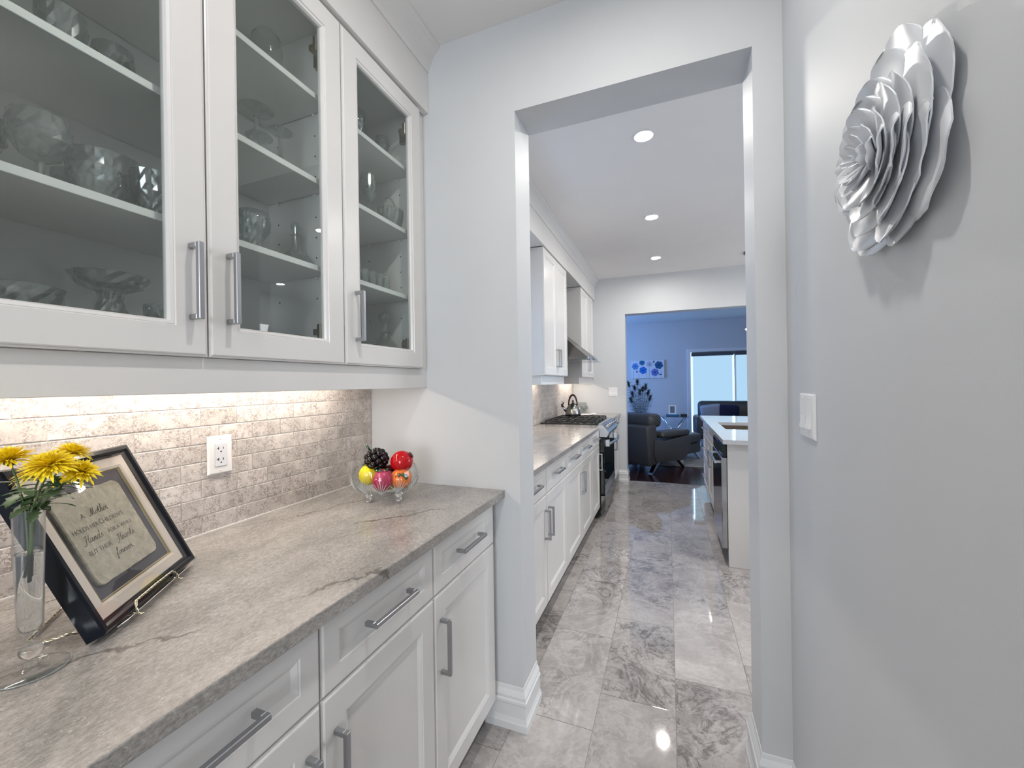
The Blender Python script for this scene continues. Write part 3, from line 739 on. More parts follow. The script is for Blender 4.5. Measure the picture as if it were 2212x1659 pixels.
# ------------------------------------------------------------------ rose wall sculpture
def rose():
    mt = plain('satin_silver_resin', (.74, .76, .79), .30, .06)
    C = Vector((XR, .815, 1.682))
    t = thing('wall_sculpture', 'silver grey rose wall sculpture with layered petals on the right wall', 'sculpture', (C.x, C.y, C.z))
    rnd = random.Random(11)
    B().lathe([(.001, .002), (.045, .002), (.04, .03), (.001, .034)], (0, 0, 0), 16).xf(Matrix.Translation(C) @ Matrix.Rotation(radians(-90), 4, 'Y')).build('backing', mt, t, True)
    def petal(th, r0, r1, W, h0, h1, cup, curl):
        nu, nv = 10, 9; b = B(); th_ = .0022
        def surf(u, v, off):
            w = W * (sin(pi * (.16 + .72 * v)) ** .7)
            rr = r0 + (r1 - r0) * v * (1 - .10 * u * u)
            h = h0 + (h1 - h0) * v ** 1.3 - cup * (u * u) * (.3 + v) + curl * max(0, v - .72) ** 2 * 9 + .0016 * sin(5 * u + th * 3) * v
            a, s_ = rr, w * u
            # bend sideways round the centre
            ang = s_ / max(rr, .045)
            yy, zz = rr * cos(ang) , rr * sin(ang)
            h += off
            Y = yy * cos(th) - zz * sin(th); Z = yy * sin(th) + zz * cos(th)
            return C + Vector((-max(h, .002), Y, Z))
        g1 = [[surf(-1 + 2 * i / nu, j / nv, 0) for i in range(nu + 1)] for j in range(nv + 1)]
        g2 = [[surf(-1 + 2 * i / nu, j / nv, th_) for i in range(nu + 1)] for j in range(nv + 1)]
        rings = [r1_ + r2_[::-1] for r1_, r2_ in zip(g1, g2)]
        b.loft(rings, True, True, True); o = b.build('petal', mt, t, True); autosmooth(o, 50)
    layers = [  # n, r0, r1, W, h0, h1, cup, curl
        (7, .050, .166, .104, .006, .016, .005, .004),
        (7, .042, .146, .096, .012, .026, .006, .005),
        (7, .034, .122, .084, .018, .036, .007, .005),
        (7, .026, .098, .070, .024, .045, .007, .004),
        (6, .018, .076, .058, .030, .052, .006, .003),
        (6, .012, .056, .038, .034, .058, .005, .002),
        (5, .006, .038, .030, .038, .062, .003, .0),
        (4, .003, .022, .020, .042, .065, .002, .0),
        (3, .001, .011, .012, .045, .067, .001, .0)]
    for L, (n, r0, r1, W, h0, h1, cup, curl) in enumerate(layers):
        for k in range(n):
            petal(2 * pi * (k + .5 * (L % 2)) / n + .35 * L + rnd.uniform(-.12, .12), r0, r1 * rnd.uniform(.92, 1.06), W * rnd.uniform(.92, 1.08), h0, h1 + rnd.uniform(-.003, .004), cup, curl)
rose()

# ------------------------------------------------------------------ framed verse on its easel
def frame():
    w = Vector((-.5974, .8019, 0)); u = Vector((-.3415, -.2544, .9048)); n = Vector((.7256, .5405, .4259))
    u = n.cross(w).normalized(); n = w.cross(u).normalized()
    O = Vector((-.8597, .3791, .9306))
    MW = Matrix((w, u, n)).transposed().to_4x4(); MW.translation = O
    t = thing('picture_frame', 'deep black frame with a verse on handmade paper, leaning on an easel', 'picture frame', mw=MW)
    W, H, D = .3057, .3046, .0289
    fm = plain('black_lacquer_frame', (.006, .008, .013), .16, 0, 0, .28)
    ds = 0.
    def rr(i, z): return [(i, i, z), (W - i, i, z), (W - i, H - i, z), (i, H - i, z)]
    b = B(); b.loft([rr(0, -D), rr(0, -.003), rr(.003, 0), rr(.0095, 0), rr(.0135, -.003), rr(.0185, -.0092), rr(.0185, -.018)], True); b.build('frame', fm, t, local=True)
    B().box(.0005, W - .0005, .0005, H - .0005, -D - .0002, -.0195).build('backing', plain('brown_backing', (.10, .06, .04), .7), t, local=True)
    lin = paint('cream_mat_board', (.72, .655, .58), .8, .3, 900)
    b = B(); mi = .046
    b.loft([rr(.0186, -.012), rr(.0195, -.0105), rr(mi - .008, -.0105), rr(mi - .003, -.0125), rr(mi, -.0165)], True); b.build('mat_board', lin, t, local=True)
    b = B(); b.loft([rr(mi - .0030, -.0126), rr(mi - .0025, -.0119), rr(mi - .0005, -.0150)], True); b.build('gold_fillet', plain('gold_fillet', (.55, .47, .20), .35, 1.), t, local=True)
    B().box(mi - .004, W - mi + .004, mi - .004, H - mi + .004, -.0194, -.0168).build('backdrop', plain('slate_backdrop', (.055, .055, .072), .6), t, local=True)
    # handmade paper, deckled
    pm, pn, pl, pb = nodes('handmade_paper'); v = position(pn, pl)
    c = ramp(pn, pl, noise(pn, pl, v, 55, 5, .6, .5), [(.3, (.36, .345, .27)), (.7, (.56, .53, .43))]); pl.new(c, pb.inputs['Base Color']); pb.inputs['Roughness'].default_value = .9
    bump(pn, pl, pb, noise(pn, pl, v, 120, 5, .65, .4), .9, .0025)
    x0, x1, y0, y1 = .0545, .2315, .0665, .2385; pts = []
    rn = random.Random(3); r = .014
    for cx, cy, a0 in ((x1 - r, y0 + r, -90), (x1 - r, y1 - r, 0), (x0 + r, y1 - r, 90), (x0 + r, y0 + r, 180)):
        for k in range(6): pts.append((cx + r * cos(radians(a0 + 18 * k)), cy + r * sin(radians(a0 + 18 * k))))
    full = []
    for i, p in enumerate(pts):
        q = pts[(i + 1) % len(pts)]; L = math.dist(p, q); m = max(1, int(L / .006))
        for k in range(m): full.append((p[0] + (q[0] - p[0]) * k / m + rn.uniform(-.0007, .0007), p[1] + (q[1] - p[1]) * k / m + rn.uniform(-.0007, .0007)))
    cx, cy = (x0 + x1) / 2, (y0 + y1) / 2
    def sc(s, z): return [(cx + (p[0] - cx) * s, cy + (p[1] - cy) * s, z) for p in full]
    b = B(); b.loft([sc(.99, -.0167), sc(1, -.0120), sc(.985, -.0098)], True, False, True); b.build('verse_paper', pm, t, local=True)
    ink = plain('grey_ink', (.13, .12, .105), .8)
    zt = -.0095
    def text(s, x, y, size, shear=0., xs=1., sp=1.):
        f = bpy.data.curves.new('lettering', 'FONT'); f.body = s; f.size = size; f.shear = shear; f.align_x = 'CENTER'; f.space_character = sp
        f.extrude = .00008; f.resolution_u = 3
        o = bpy.data.objects.new('lettering', f); COL.objects.link(o); o.parent = t; o.location = (x, y, zt); f.materials.append(ink)
        bpy.context.view_layer.update(); me = bpy.data.meshes.new_from_object(o)
        for v in me.vertices: v.co.x *= xs
        bpy.data.objects.remove(o); q = bpy.data.objects.new('lettering', me); COL.objects.link(q); q.parent = t; q.location = (x, y, zt)
        return q
    CX = .146
    GL = {'o': (1.15, [[(.9, .9), (.45, 1), (.1, .55), (.4, 0), (.85, .4), (.75, .95), (1.15, .8)]]),
          't': (1.0, [[(0, .5), (.5, 1.9), (.45, 1.2), (.35, .2), (.6, 0), (1.0, .35)], [(.1, 1.35), (.45, 1.38), (.85, 1.45)]]),
          'h': (1.2, [[(0, .3), (.45, 1.5), (.6, 2.2), (.35, 2.2), (.2, 0)], [(.22, .5), (.6, 1.0), (.8, .8), (.75, .15), (.95, 0), (1.2, .35)]]),
          'e': (1.0, [[(0, .35), (.6, .7), (.6, 1), (.25, .95), (.15, .35), (.45, 0), (1.0, .4)]]),
          'r': (1.05, [[(0, .35), (.25, 1.05), (.35, .85), (.65, .9), (.6, .2), (.8, 0), (1.05, .35)]]),
          'a': (1.3, [[(.9, .85), (.5, 1), (.1, .5), (.35, 0), (.8, .5), (.9, .95), (.85, .15), (1.05, 0), (1.3, .35)]]),
          'n': (1.15, [[(0, .35), (.2, 1), (.2, 0)], [(.2, .5), (.6, 1), (.75, .8), (.7, .15), (.9, 0), (1.15, .35)]]),
          'd': (1.3, [[(.85, .85), (.45, 1), (.1, .5), (.35, 0), (.8, .45), (1.15, 2.1), (.9, .9), (.85, .1), (1.1, 0), (1.35, .35)]]),
          's': (.9, [[(0, .35), (.5, 1.05), (.45, .8), (.75, .35), (.5, 0), (.15, .12)]]),
          'f': (.95, [[(0, .3), (.55, 1.5), (.75, 2.1), (.5, 2.2), (.35, 1.2), (.2, -.9), (.0, -.95), (.1, -.4), (.5, .1), (.95, .35)]]),
          'v': (1.15, [[(0, .8), (.2, 1), (.35, .1), (.5, 0), (.8, .6), (.8, 1), (1.15, .85)]]),
          'M': (1.9, [[(-.6, .2), (-.3, -.1), (.1, .4), (.55, 2.0), (.6, .1), (.65, .1), (1.3, 2.05), (1.35, .2), (1.6, 0), (1.9, .35)]]),
          'H': (1.55, [[(-.2, 1.5), (.1, 1.9), (.5, 1.95), (.35, 1.), (.1, -.2), (-.3, -.5), (-.6, -.2)], [(1.4, 2.1), (1.1, 1.), (1.05, .2), (1.3, 0), (1.55, .35)], [(-.1, .9), (.5, 1.15), (1.3, 1.1)]]),
          '.': (.4, [[(.1, .05), (.2, .1), (.25, .0)]])}
    def script(word, cx, y, wd, xh):
        tot = sum(GL[c][0] for c in word); sx = wd / tot; x = cx - wd / 2
        q = B()
        for c in word:
            adv, strokes = GL[c]
            for st_ in strokes:
                P = []
                for i in range(len(st_) - 1):
                    p0, p1, p2, p3 = st_[max(i - 1, 0)], st_[i], st_[i + 1], st_[min(i + 2, len(st_) - 1)]
                    for k in range(5):
                        u_ = k / 5
                        P.append(tuple(.5 * (2 * p1[j] + (p2[j] - p0[j]) * u_ + (2 * p0[j] - 5 * p1[j] + 4 * p2[j] - p3[j]) * u_ ** 2 + (3 * p1[j] - p0[j] - 3 * p2[j] + p3[j]) * u_ ** 3) for j in (0, 1)))
                P.append(st_[-1])
                q.tube([(x + p[0] * sx + p[1] * xh * .28, y + p[1] * xh, zt + .0002) for p in P], .00036, 4)
            x += adv * sx
        q.build('lettering', ink, t, local=True)
    text('A', .102, .1875, .0140); script('Mother', .1435, .1875, .046, .0066)
    text("HOLDS HER", .0945, .1655, .0118); text("C", .1335, .1655, .0150); text("HILDREN'S", .1665, .1655, .0118)
    script('Hands', .0985, .1435, .044, .0070); text('FOR A WHILE', .1700, .1440, .0112)
    text('BUT THEIR', .0990, .1215, .0120); script('Hearts', .1700, .1215, .048, .0070)
    script('forever.', .148, .0990, .048, .0062)
    B().box(.012, W - .012, .012, H - .012, -.0050, -.0040).build('glass', M_PICGLASS, t, local=True)
    # easel (own thing): twisted brass wire
    MW2 = MW.copy()
    e = thing('display_easel', 'silver twisted wire easel holding up the framed verse', 'easel', mw=MW2)
    wire = plain('silver_wire', (.62, .58, .46), .22, 1.)
    def twist(path, rad=.0016, name='twisted_wire', step=.0035):
        path = [Vector(p) for p in path]; P = []
        for a, c in zip(path, path[1:]):
            k = max(1, int((c - a).length / step))
            for i in range(k): P.append(a.lerp(c, i / k))
        P.append(path[-1])
        for ph in (0, pi):
            q = B(); pts = []
            for i, p in enumerate(P):
                a_ = P[max(0, i - 1)]; c_ = P[min(len(P) - 1, i + 1)]; tg = (c_ - a_).normalized(); o1 = tg.orthogonal().normalized(); o2 = tg.cross(o1)
                pts.append(p + (o1 * cos(ph + i * 1.1) + o2 * sin(ph + i * 1.1)) * rad)
            q.tube(pts, rad * .95, 5); q.build(name, wire, e, True, local=True)
    twist([(.070, -.011, .004), (.073, .003, .0045), (.080, .013, .0048), (.140, .0138, .0048), (.205, .0128, .0048), (.212, .002, .0045), (.209, -.012, .004)], .0013)
    for s_ in (.072, .210): twist([(s_, -.013, .010), (s_, -.0022, -.002), (s_, -.0022, -.034), (s_, .12, -.034)], .0013)
    q = B(); q.tube([(.02, -.0022, .0030), (.045, -.004, .0032), (.29, -.003, .0032), (.302, .004, .0032)], .0011, 6); q.build('front_rod', M_CHROME, e, True, local=True)
    Minv = MW.inverted()
    def L(p): return Minv @ Vector(p)
    twist([L((-1.10, .46, 1.10)), L((-1.065, .405, .9195)), L((-.985, .335, .9190)), L((-.955, .345, .9190)), L((-.935, .36, .925)), (.06, -.0022, -.034)], .0016)
    twist([L((-1.10, .46, 1.10)), L((-1.19, .56, .9190)), L((-1.12, .62, .9190)), (.215, -.0022, -.034)], .0016)
frame()

# ------------------------------------------------------------------ flute vase and yellow chrysanthemums
VX, VY, VZ = -.887, .3045, .9153
def vase():
    t = thing('flute_vase', 'tall clear glass flute vase half filled with water', 'vase', (VX, VY, VZ))
    def lat(pr, cap0=False, cap1=False, seg=40): return B().lathe(pr, (VX, VY, VZ), seg, cap0, cap1)
    lat([(.0005, .0), (.0410, .0), (.0420, .0012), (.0410, .0022), (.026, .0044), (.011, .0075), (.006, .014), (.0055, .018), (.0005, .018)]).build('foot', M_VASE, t, True)
    b = B(); b.tube([(VX + .0412 * cos(2 * pi * k / 48), VY + .0412 * sin(2 * pi * k / 48), VZ + .0013) for k in range(49)], .0010, 6, False); b.build('foot_outline', thin_glass('outline_haze', (.80, .82, .82), 1.6, .05, 1.6, .22), t, True)  # hazy ring added to draw the outline of the clear foot
    b = B(); b.ball((VX, VY, VZ + .030), .0130, 3, (1.0, 1.0, .92)); b.build('knop', M_SOLID, t, True, label='solid clear glass ball in the stem')
    lat([(.0005, .0435), (.006, .0440), (.0100, .0465), (.0132, .054), (.0140, .064), (.0150, .12), (.0170, .2385)]).build('bowl', M_VASE, t, True)
    lat([(.0161, .2385), (.0141, .12), (.0130, .068), (.0118, .060), (.0005, .057)]).build('inner_wall', M_VASE, t, True)
    lat([(.0005, .0590), (.0112, .0620), (.0127, .070), (.0138, .12), (.0146, .172), (.0151, .1745), (.0144, .1738), (.0005, .1732)]).build('water', M_WATER, t, True)
vase()
def flowers():
    pet = plain('yellow_petal', (.95, .74, .02), .55); cen = plain('ochre_centre', (.55, .30, .02), .8)
    st = plain('green_stem', (.09, .14, .045), .5); lf = plain('grey_green_leaf', (.075, .13, .055), .5)
    gr = 'yellow chrysanthemums in the flute vase'
    data = [((-.905, .292, 1.228), .031, 'yellow chrysanthemum leaning left at the picture edge', (-.10, -.20, 1), 170),
            ((-.812, .300, 1.224), .029, 'large yellow chrysanthemum with its centre showing, front right of the bunch', (.16, -.34, 1), 200),
            ((-.878, .348, 1.230), .025, 'yellow chrysanthemum at the back of the bunch, highest one', (.10, .15, 1), 150),
            ((-.915, .327, 1.204), .030, 'yellow chrysanthemum low in the bunch between the two big blooms', (-.05, -.25, 1), 160),
            ((-.818, .334, 1.208), .023, 'yellow chrysanthemum drooping right in front of the frame', (.5, .0, .8), 140),
            ((-.868, .331, 1.190), .011, 'small half open yellow bud below the big bloom', (.2, .1, 1), 60)]
    for i, (c, R, lab, nrm, n) in enumerate(data):
        rn = random.Random(20 + i); c = Vector(c); nv = Vector(nrm).normalized()
        t = thing('chrysanthemum', lab, 'flower', (VX, VY, VZ + .075), gr)
        b = B(); qn = nv.to_track_quat('Z', 'Y').to_matrix()
        for k in range(n):
            f = k / n; az = k * 2.39996; el = radians(88 - 92 * f ** .7 + rn.uniform(-9, 9)); L = R * (.45 + .62 * f ** .5) * rn.uniform(.85, 1.12)
            d = Vector((cos(az) * cos(el), sin(az) * cos(el), sin(el))); side = Vector((-sin(az), cos(az), 0)); nn = d.cross(side)
            w = .0016 + .0006 * rn.random(); dr = -.25 * L * f
            P = []
            for s, ww, lift in ((.06, .5, 0), (.5, 1., .06), (.85, .85, .04), (1.0, .15, -.02)):
                ctr = d * L * s + Vector((0, 0, dr * s * s)) + nn * (lift * L * .5)
                P.append([ctr - side * w * ww, ctr + nn * (-w * .5 * ww), ctr + side * w * ww])
            P = [[c + qn @ q for q in row] for row in P]
            b.loft(P, False)
        b.build('petals', pet, t, True, kind='stuff')
        q = B(); q.ball(c + nv * R * .10, R * .20, 2, (1, 1, .7)); q.build('centre', cen, t, True)
        q = B(); q.ball(c - nv * R * .12, R * .22, 2, (1, 1, .9)); q.build('calyx', lf, t, True)
        foot = Vector((VX + rn.uniform(-.004, .006), VY + rn.uniform(-.005, .005), VZ + (.132 + .008 * (i % 3) if i < 5 else .16)))
        rim = Vector((VX + (c.x - VX) * .16, VY + (c.y - VY) * .16, VZ + .2385))
        a = c - nv * R * .2
        pts = [foot, foot.lerp(rim, .55) + Vector((.002, 0, 0)), rim, rim.lerp(a, .55) + Vector((0, 0, .006)), a]
        q = B(); q.tube(pts, [.0016, .0016, .0015, .0013, .0011], 7); q.build('stem', st, t, True)
        if i < 5:
            for k in range(8):
                s = .02 + .115 * k; p = rim.lerp(a, s) if s < 1 else a
                az = rn.uniform(0, 2 * pi); L = rn.uniform(.022, .040); dirv = Vector((cos(az), sin(az), rn.uniform(-.25, .45))).normalized(); sd = dirv.cross(Vector((0, 0, 1))).normalized()
                q = B(); rows = []
                for s_, w_ in ((0, .10), (.2, .5), (.35, .32), (.5, .75), (.62, .45), (.78, .6), (1, .03)):
                    ctr = p + dirv * L * s_ - Vector((0, 0, 1)) * L * .35 * s_ ** 2
                    rows.append([ctr - sd * w_ * .0105, ctr + Vector((0, 0, -.0012)), ctr + sd * w_ * .0105])
                q.loft(rows, False); q.build('leaf', lf, t, True)
flowers()

# ------------------------------------------------------------------ footed crystal bowl with glass fruit
BX, BY, BZ = -.965, 1.215, .9155
def bowl():
    t = thing('crystal_bowl', 'footed cut crystal bowl full of glass fruit on the counter', 'bowl', (BX, BY, BZ))
    def md(i, a, r, z):
        k = 0 if (i < 2 or i > 6) else .0022 * abs(sin(9 * a)) * (1 if i % 2 else .6)
        return (r - k, z + (.004 * abs(sin(14 * a)) if 6 <= i <= 8 else 0))
    pr = [(.0005, .024), (.045, .025), (.080, .036), (.103, .052), (.115, .073), (.117, .095), (.111, .113), (.107, .120), (.104, .119), (.1085, .112), (.1135, .094), (.111, .074), (.099, .055), (.077, .0405), (.045, .0295), (.0005, .0285)]
    b = B(); b.lathe(pr, (BX, BY, BZ), 84, mod=md); o = b.build('bowl', M_BOWL, t, True); autosmooth(o, 22)
    for k in range(12):   # fan cuts
        a0 = 2 * pi * k / 12; q = B()
        for j in range(-3, 4):
            a1 = a0 + j * .075; z0, z1 = .040, .100 - abs(j) * .008; r0, r1 = .0915, .1180
            P = []
            for s in (0, .5, 1):
                zz = z0 + (z1 - z0) * s; aa = a0 + (a1 - a0) * s * 1.2; rr = .0865 + .034 * sin(min(1, (zz - .03) / .06) * pi / 2)
                P.append((BX + (rr + .001) * cos(aa), BY + (rr + .001) * sin(aa), BZ + zz))
            q.tube(P, [.0005, .0012, .0004], 4)
        q.build('fan_cut', thin_glass('frosted_cut', (.85, .86, .86), 1.5, .2, 1.5, .35) if 'frosted_cut' not in bpy.data.materials else bpy.data.materials['frosted_cut'], t)
    for a in (-2.20, -.10, 2.0):
        x, y = BX + .062 * cos(a), BY + .062 * sin(a)
        q = B(); q.lathe([(.001, 0), (.008, .001), (.011, .007), (.009, .014), (.010, .020), (.015, .028), (.014, .034)], (x, y, BZ), 14, False, True); q.build('foot', M_SOLID, t, True)
bowl()
def fruit():
    def P(r, tow, z): return Vector((BX + .934 * r + .62 * tow, BY + .358 * r - .78 * tow, BZ + z))
    gr = 'glass fruit in the crystal bowl'
    gb = plain('black_glass_berry', (.004, .001, .002), .05, 0, 0., .5); gd = plain('dark_green_glass', (.01, .045, .012), .06, 0, 1.)
    c = P(-.036, .0, .148)
    t = thing('glass_blackberry', 'glossy black glass blackberry on top at the left of the bowl', 'ornament', c - Vector((0, 0, .045)), gr)
    n = 34
    for k in range(n):
        ph = math.acos(1 - 2 * (k + .5) / n); az = k * 2.39996
        d = Vector((sin(ph) * cos(az) * 1.12, sin(ph) * sin(az) * .95, cos(ph)))
        q = B(); q.ball(c + d * .0315 + Vector((.004, .002, -.002)), .0125, 2); q.build('berry_drupelet', gb, t, True)
    q = B(); q.ball(c, .031, 2, (1.12, .95, 1)); q.build('core', gb, t, True)
    q = B(); q.tube([c + Vector((-.020, -.005, .032)), c + Vector((-.028, -.007, .043)), c + Vector((-.033, -.009, .052))], [.0035, .005, .0035], 8); q.build('stalk', gd, t, True)
    def fruitball(name, lab, c, r, scale, col, extra=None, lobes=0, depth=.0):
        t = thing(name, lab, 'ornament', c - Vector((0, 0, r)), gr)
        m = plain(name + '_glass', col, .06, 0, 0., .45)
        q = B(); q.mark(); bmesh.ops.create_uvsphere(q.bm, u_segments=32, v_segments=20, radius=r)
        if lobes:
            for v in q.bm.verts:
                a = math.atan2(v.co.y, v.co.x); f = 1 - depth * (1 - abs(cos(lobes * a / 2))); v.co.x *= f; v.co.y *= f
        q.xf(Matrix.Translation(c) @ Matrix.Rotation(radians(extra or 0), 4, 'Y') @ Matrix.Diagonal((*scale, 1)))
        q.build('body', m, t, True); return t, m
    c = P(.060, .0, .137)
    t, m = fruitball('glass_cherry_tomato', 'glossy red glass tomato on top at the right of the bowl', c, .0405, (1, 1, .96), (.42, .004, .008))
    q = B(); q.lathe([(.001, .004), (.011, .002), (.013, 0), (.010, -.004)], (0, 0, 0), 12); q.m0 = 0; q.xf(Matrix.Translation(c + Vector((.032, .013, .024))) @ Vector((.75, .35, .55)).to_track_quat('Z', 'Y').to_matrix().to_4x4()); q.build('calyx', plain('dark_red_glass', (.05, .004, .01), .1), t, True)
    c = P(-.062, .006, .092)
    t, m = fruitball('glass_lemon', 'bumpy yellow glass fruit with a green leaf, left side of the bowl', c, .0345, (1, 1, 1.05), (.80, .66, .01), 0, 9, .08)
    for k in range(3):
        a = 1.2 * k; q = B(); q.ball(c + Vector((-.006 + .012 * cos(a), -.004 + .012 * sin(a), .034)), .012, 2, (1.2, .7, .35)); q.build('leaf', gd, t, True)
    c = P(-.010, .044, .079)
    t, m = fruitball('glass_strawberry', 'magenta glass strawberry with dark leaves, front of the bowl', c, .0345, (1, 1, 1.18), (.42, .006, .075), 12)
    for k in range(5):
        a = 2 * pi * k / 5; q = B(); q.ball(c + Vector((-.004 + .015 * cos(a), .0 + .015 * sin(a), .036)), .012, 2, (1.1, .8, .35)); q.build('leaf', gd, t, True)
    c = P(.056, .014, .078)
    t, m = fruitball('glass_pumpkin', 'orange ribbed glass pumpkin with olive leaf patches, right of the bowl', c, .0400, (1, 1, .92), (.82, .19, .003), 0, 8, .10)
    ol = plain('olive_glass', (.06, .055, .01), .1)
    for dx, dz, sz in ((-.018, .010, 1.3), (-.007, .017, 1.1), (.006, .018, 1.1), (.017, .012, 1.25)):
        q = B(); q.ball(c + Vector((.62 * .030 + dx * .934, -.78 * .030 + dx * .358, dz)), .0085, 2, (.95, .9, sz)); q.build('leaf_patch', ol, t, True)
    c = P(.018, -.040, .085)
    fruitball('glass_plum', 'dark red glass plum half hidden at the back of the bowl', c, .034, (1, 1, 1), (.12, .004, .01))
    c = P(.004, .0, .052)
    fruitball('glass_pear', 'yellow green glass pear at the bottom of the bowl', c, .022, (1.5, 1, .8), (.50, .45, .02))
fruit()

# ------------------------------------------------------------------ crystal in the cabinets
def ridged(n, amp, lo=0, hi=99):
    return lambda i, a, r, z: ((r * (1 + amp * (1 if (int(round(a / (2 * pi) * n * 2)) + i) % 2 else -1))) if r > .012 else r, z)
def denser(p, n=3):
    out = []
    for (r0, z0), (r1, z1) in zip(p, p[1:]):
        k = max(1, min(n, int(math.hypot(r1 - r0, z1 - z0) / .011)))
        out += [(r0 + (r1 - r0) * i / k, z0 + (z1 - z0) * i / k) for i in range(k)]
    return out + [p[-1]]
def crystal(name, cat, label, x, y, z, prof, seg=24, group=None, mod=None, mat=None, flat=True):
    t = B(); t.lathe(denser(prof) if mod else prof, (x, y, z + .0006), seg, prof[0][0] > .01 and False, False, mod=mod)
    o = t.build(name, mat or M_CRYSTAL, None, not flat, label=label, category=cat)
    if group: o['group'] = group
    return o
zB, zS3, zS2, zS1 = UB + .016, 1.689, 1.948, 2.2
bowlp = lambda r, h: [(.0005, .004), (r * .45, 0), (r * .5, .004), (r * .72, h * .28), (r * .93, h * .6), (r, h), (r * .95, h), (r * .86, h * .6), (r * .6, h * .3), (.0005, .012)]
gobp = lambda r, h: [(r * .85, 0), (r * .8, .003), (.008, .010), (.005, h * .2), (.006, h * .40), (r * .6, h * .48), (r, h * .68), (r * 1.0, h * .85), (r * .92, h), (r * .88, h), (r * .95, h * .7), (.001, h * .48)]
tumb = lambda r, h: [(.0005, .003), (r * .88, 0), (r * .93, h * .4), (r, h), (r * .94, h), (r * .86, h * .25), (.0005, h * .15)]
g1 = 'cut crystal behind the left glass door'
crystal('crystal_goblet', 'goblet', 'tall faceted crystal goblet on the lower shelf, left edge of photo', -1.06, .385, zS3, gobp(.042, .135), 20, g1, ridged(10, .03))
crystal('crystal_goblet', 'goblet', 'crystal goblet just behind the tall faceted one, lower left shelf', -1.14, .33, zS3, gobp(.040, .13), 20, g1, ridged(10, .03))
crystal('crystal_tumbler', 'glass', 'dark looking crystal tumbler between the goblet and the big bowl', -1.14, .462, zS3, tumb(.034, .085), 20, g1, ridged(10, .02))
crystal('crystal_bowl', 'bowl', 'largest crystal bowl on the lower shelf behind the left door', -1.09, .490, zS3, bowlp(.060, .118), 28, g1, ridged(14, .02))
crystal('crystal_bowl', 'bowl', 'small sparkling crystal bowl at the front of the lower shelf', -1.005, .440, zS3, bowlp(.034, .058), 24, g1, ridged(12, .04))
crystal('crystal_bowl', 'bowl', 'crystal bowl at the right end of the shelf behind the left door', -1.06, .565, zS3, bowlp(.046, .112), 28, g1, ridged(14, .025))
crystal('crystal_tumbler', 'glass', 'crystal tumbler on the upper shelf behind the left door', -1.07, .42, zS2, tumb(.036, .10), 20, g1, ridged(10, .03))
crystal('crystal_goblet', 'goblet', 'crystal goblet near the partition on the upper left shelf', -1.12, .52, zS2, gobp(.036, .12), 20, g1, ridged(10, .03))
crystal('crystal_bowl', 'bowl', 'wide low crystal bowl on the cabinet floor, left edge of photo', -1.06, .350, zB, bowlp(.062, .098), 28, g1, ridged(16, .02))
crystal('cake_stand', 'stand', 'crystal pedestal dish on the cabinet floor behind the left door', -1.07, .487, zB, [(.035, 0), (.033, .005), (.012, .02), (.016, .05), (.026, .075), (.018, .10), (.022, .115), (.050, .128), (.062, .150), (.058, .150), (.03, .13), (.001, .128)], 24, g1, ridged(12, .04))
crystal('crystal_bowl', 'bowl', 'crystal bowl beside the pedestal dish on the cabinet floor', -1.05, .585, zB, bowlp(.048, .100), 26, g1, ridged(13, .03))
g2 = 'stemware behind the middle glass door'
amber = plain('amber_liquid', (.10, .03, .015), .2)
t = thing('decanter_bottle', 'large clear round bottle with a brown label on the top shelf', 'bottle', (-1.08, .856, zS1), g2)
B().lathe([(.0005, .001), (.024, .001), (.030, .01), (.028, .04), (.036, .07), (.042, .11), (.038, .145), (.024, .165), (.022, .168)], (-1.08, .856, zS1), 28).build('body', thin_glass('snifter_glass', (.94, .945, .935), 1.5, .0, 1.2), t, True)
B().box(-1.0505, -1.048, .842, .868, zS1 + .030, zS1 + .050).xf(Matrix.Identity(4)).build('label', amber, t, label='small brown paper label')
crystal('stem_glass', 'glass', 'upturned stem glass standing by itself on the middle shelf', -1.06, .880, zS2, [(.026, 0), (.028, .004), (.026, .03), (.010, .055), (.0045, .065), (.0045, .12), (.010, .128), (.033, .134), (.034, .136), (.001, .138)], 24, g2, None, M_CRYSTAL)
crystal('stem_glass', 'glass', 'large upturned stem glass at the left of the middle shelf', -1.04, .790, zS2, [(.030, 0), (.033, .004), (.030, .04), (.012, .07), (.006, .08), (.006, .122), (.012, .130), (.042, .138), (.043, .140), (.001, .142)], 24, g2, ridged(12, .01))
crystal('stem_glass', 'glass', 'upturned stem glass at the back of the middle shelf', -1.14, .875, zS2, [(.026, 0), (.028, .004), (.026, .03), (.010, .055), (.0045, .065), (.0045, .12), (.010, .128), (.036, .134), (.037, .136), (.001, .138)], 24, g2)
crystal('balloon_glass', 'glass', 'round balloon glass behind the faceted one on the lower shelf', -1.07, .800, zS3, [(.030, 0), (.028, .003), (.006, .008), (.004, .03), (.02, .045), (.040, .075), (.043, .10), (.038, .125), (.036, .125), (.041, .10), (.038, .077), (.001, .045)], 26, g2, None, None, False)
crystal('crystal_tumbler', 'glass', 'faceted crystal tumbler in front of the balloon glass', -1.02, .745, zS3, tumb(.036, .088), 22, g2, ridged(11, .035))
crystal('crystal_decanter', 'decanter', 'bell shaped crystal decanter with a stopper on the lower shelf', -1.06, .930, zS3, [(.0005, .001), (.045, 0), (.047, .01), (.036, .04), (.018, .055), (.012, .07), (.011, .10), (.016, .104), (.009, .108), (.012, .12), (.015, .13), (.010, .142), (.0005, .146)], 24, g2, ridged(12, .03, 1, 4))
crystal('glass_plate', 'plate', 'flat clear glass plate on the cabinet floor behind the middle door', -1.07, .870, zB, [(.0005, .055), (.05, .055), (.085, .065), (.082, .067), (.05, .058), (.03, .055), (.028, .02), (.045, .0), (.047, .0)], 32, g2, None, None, False)
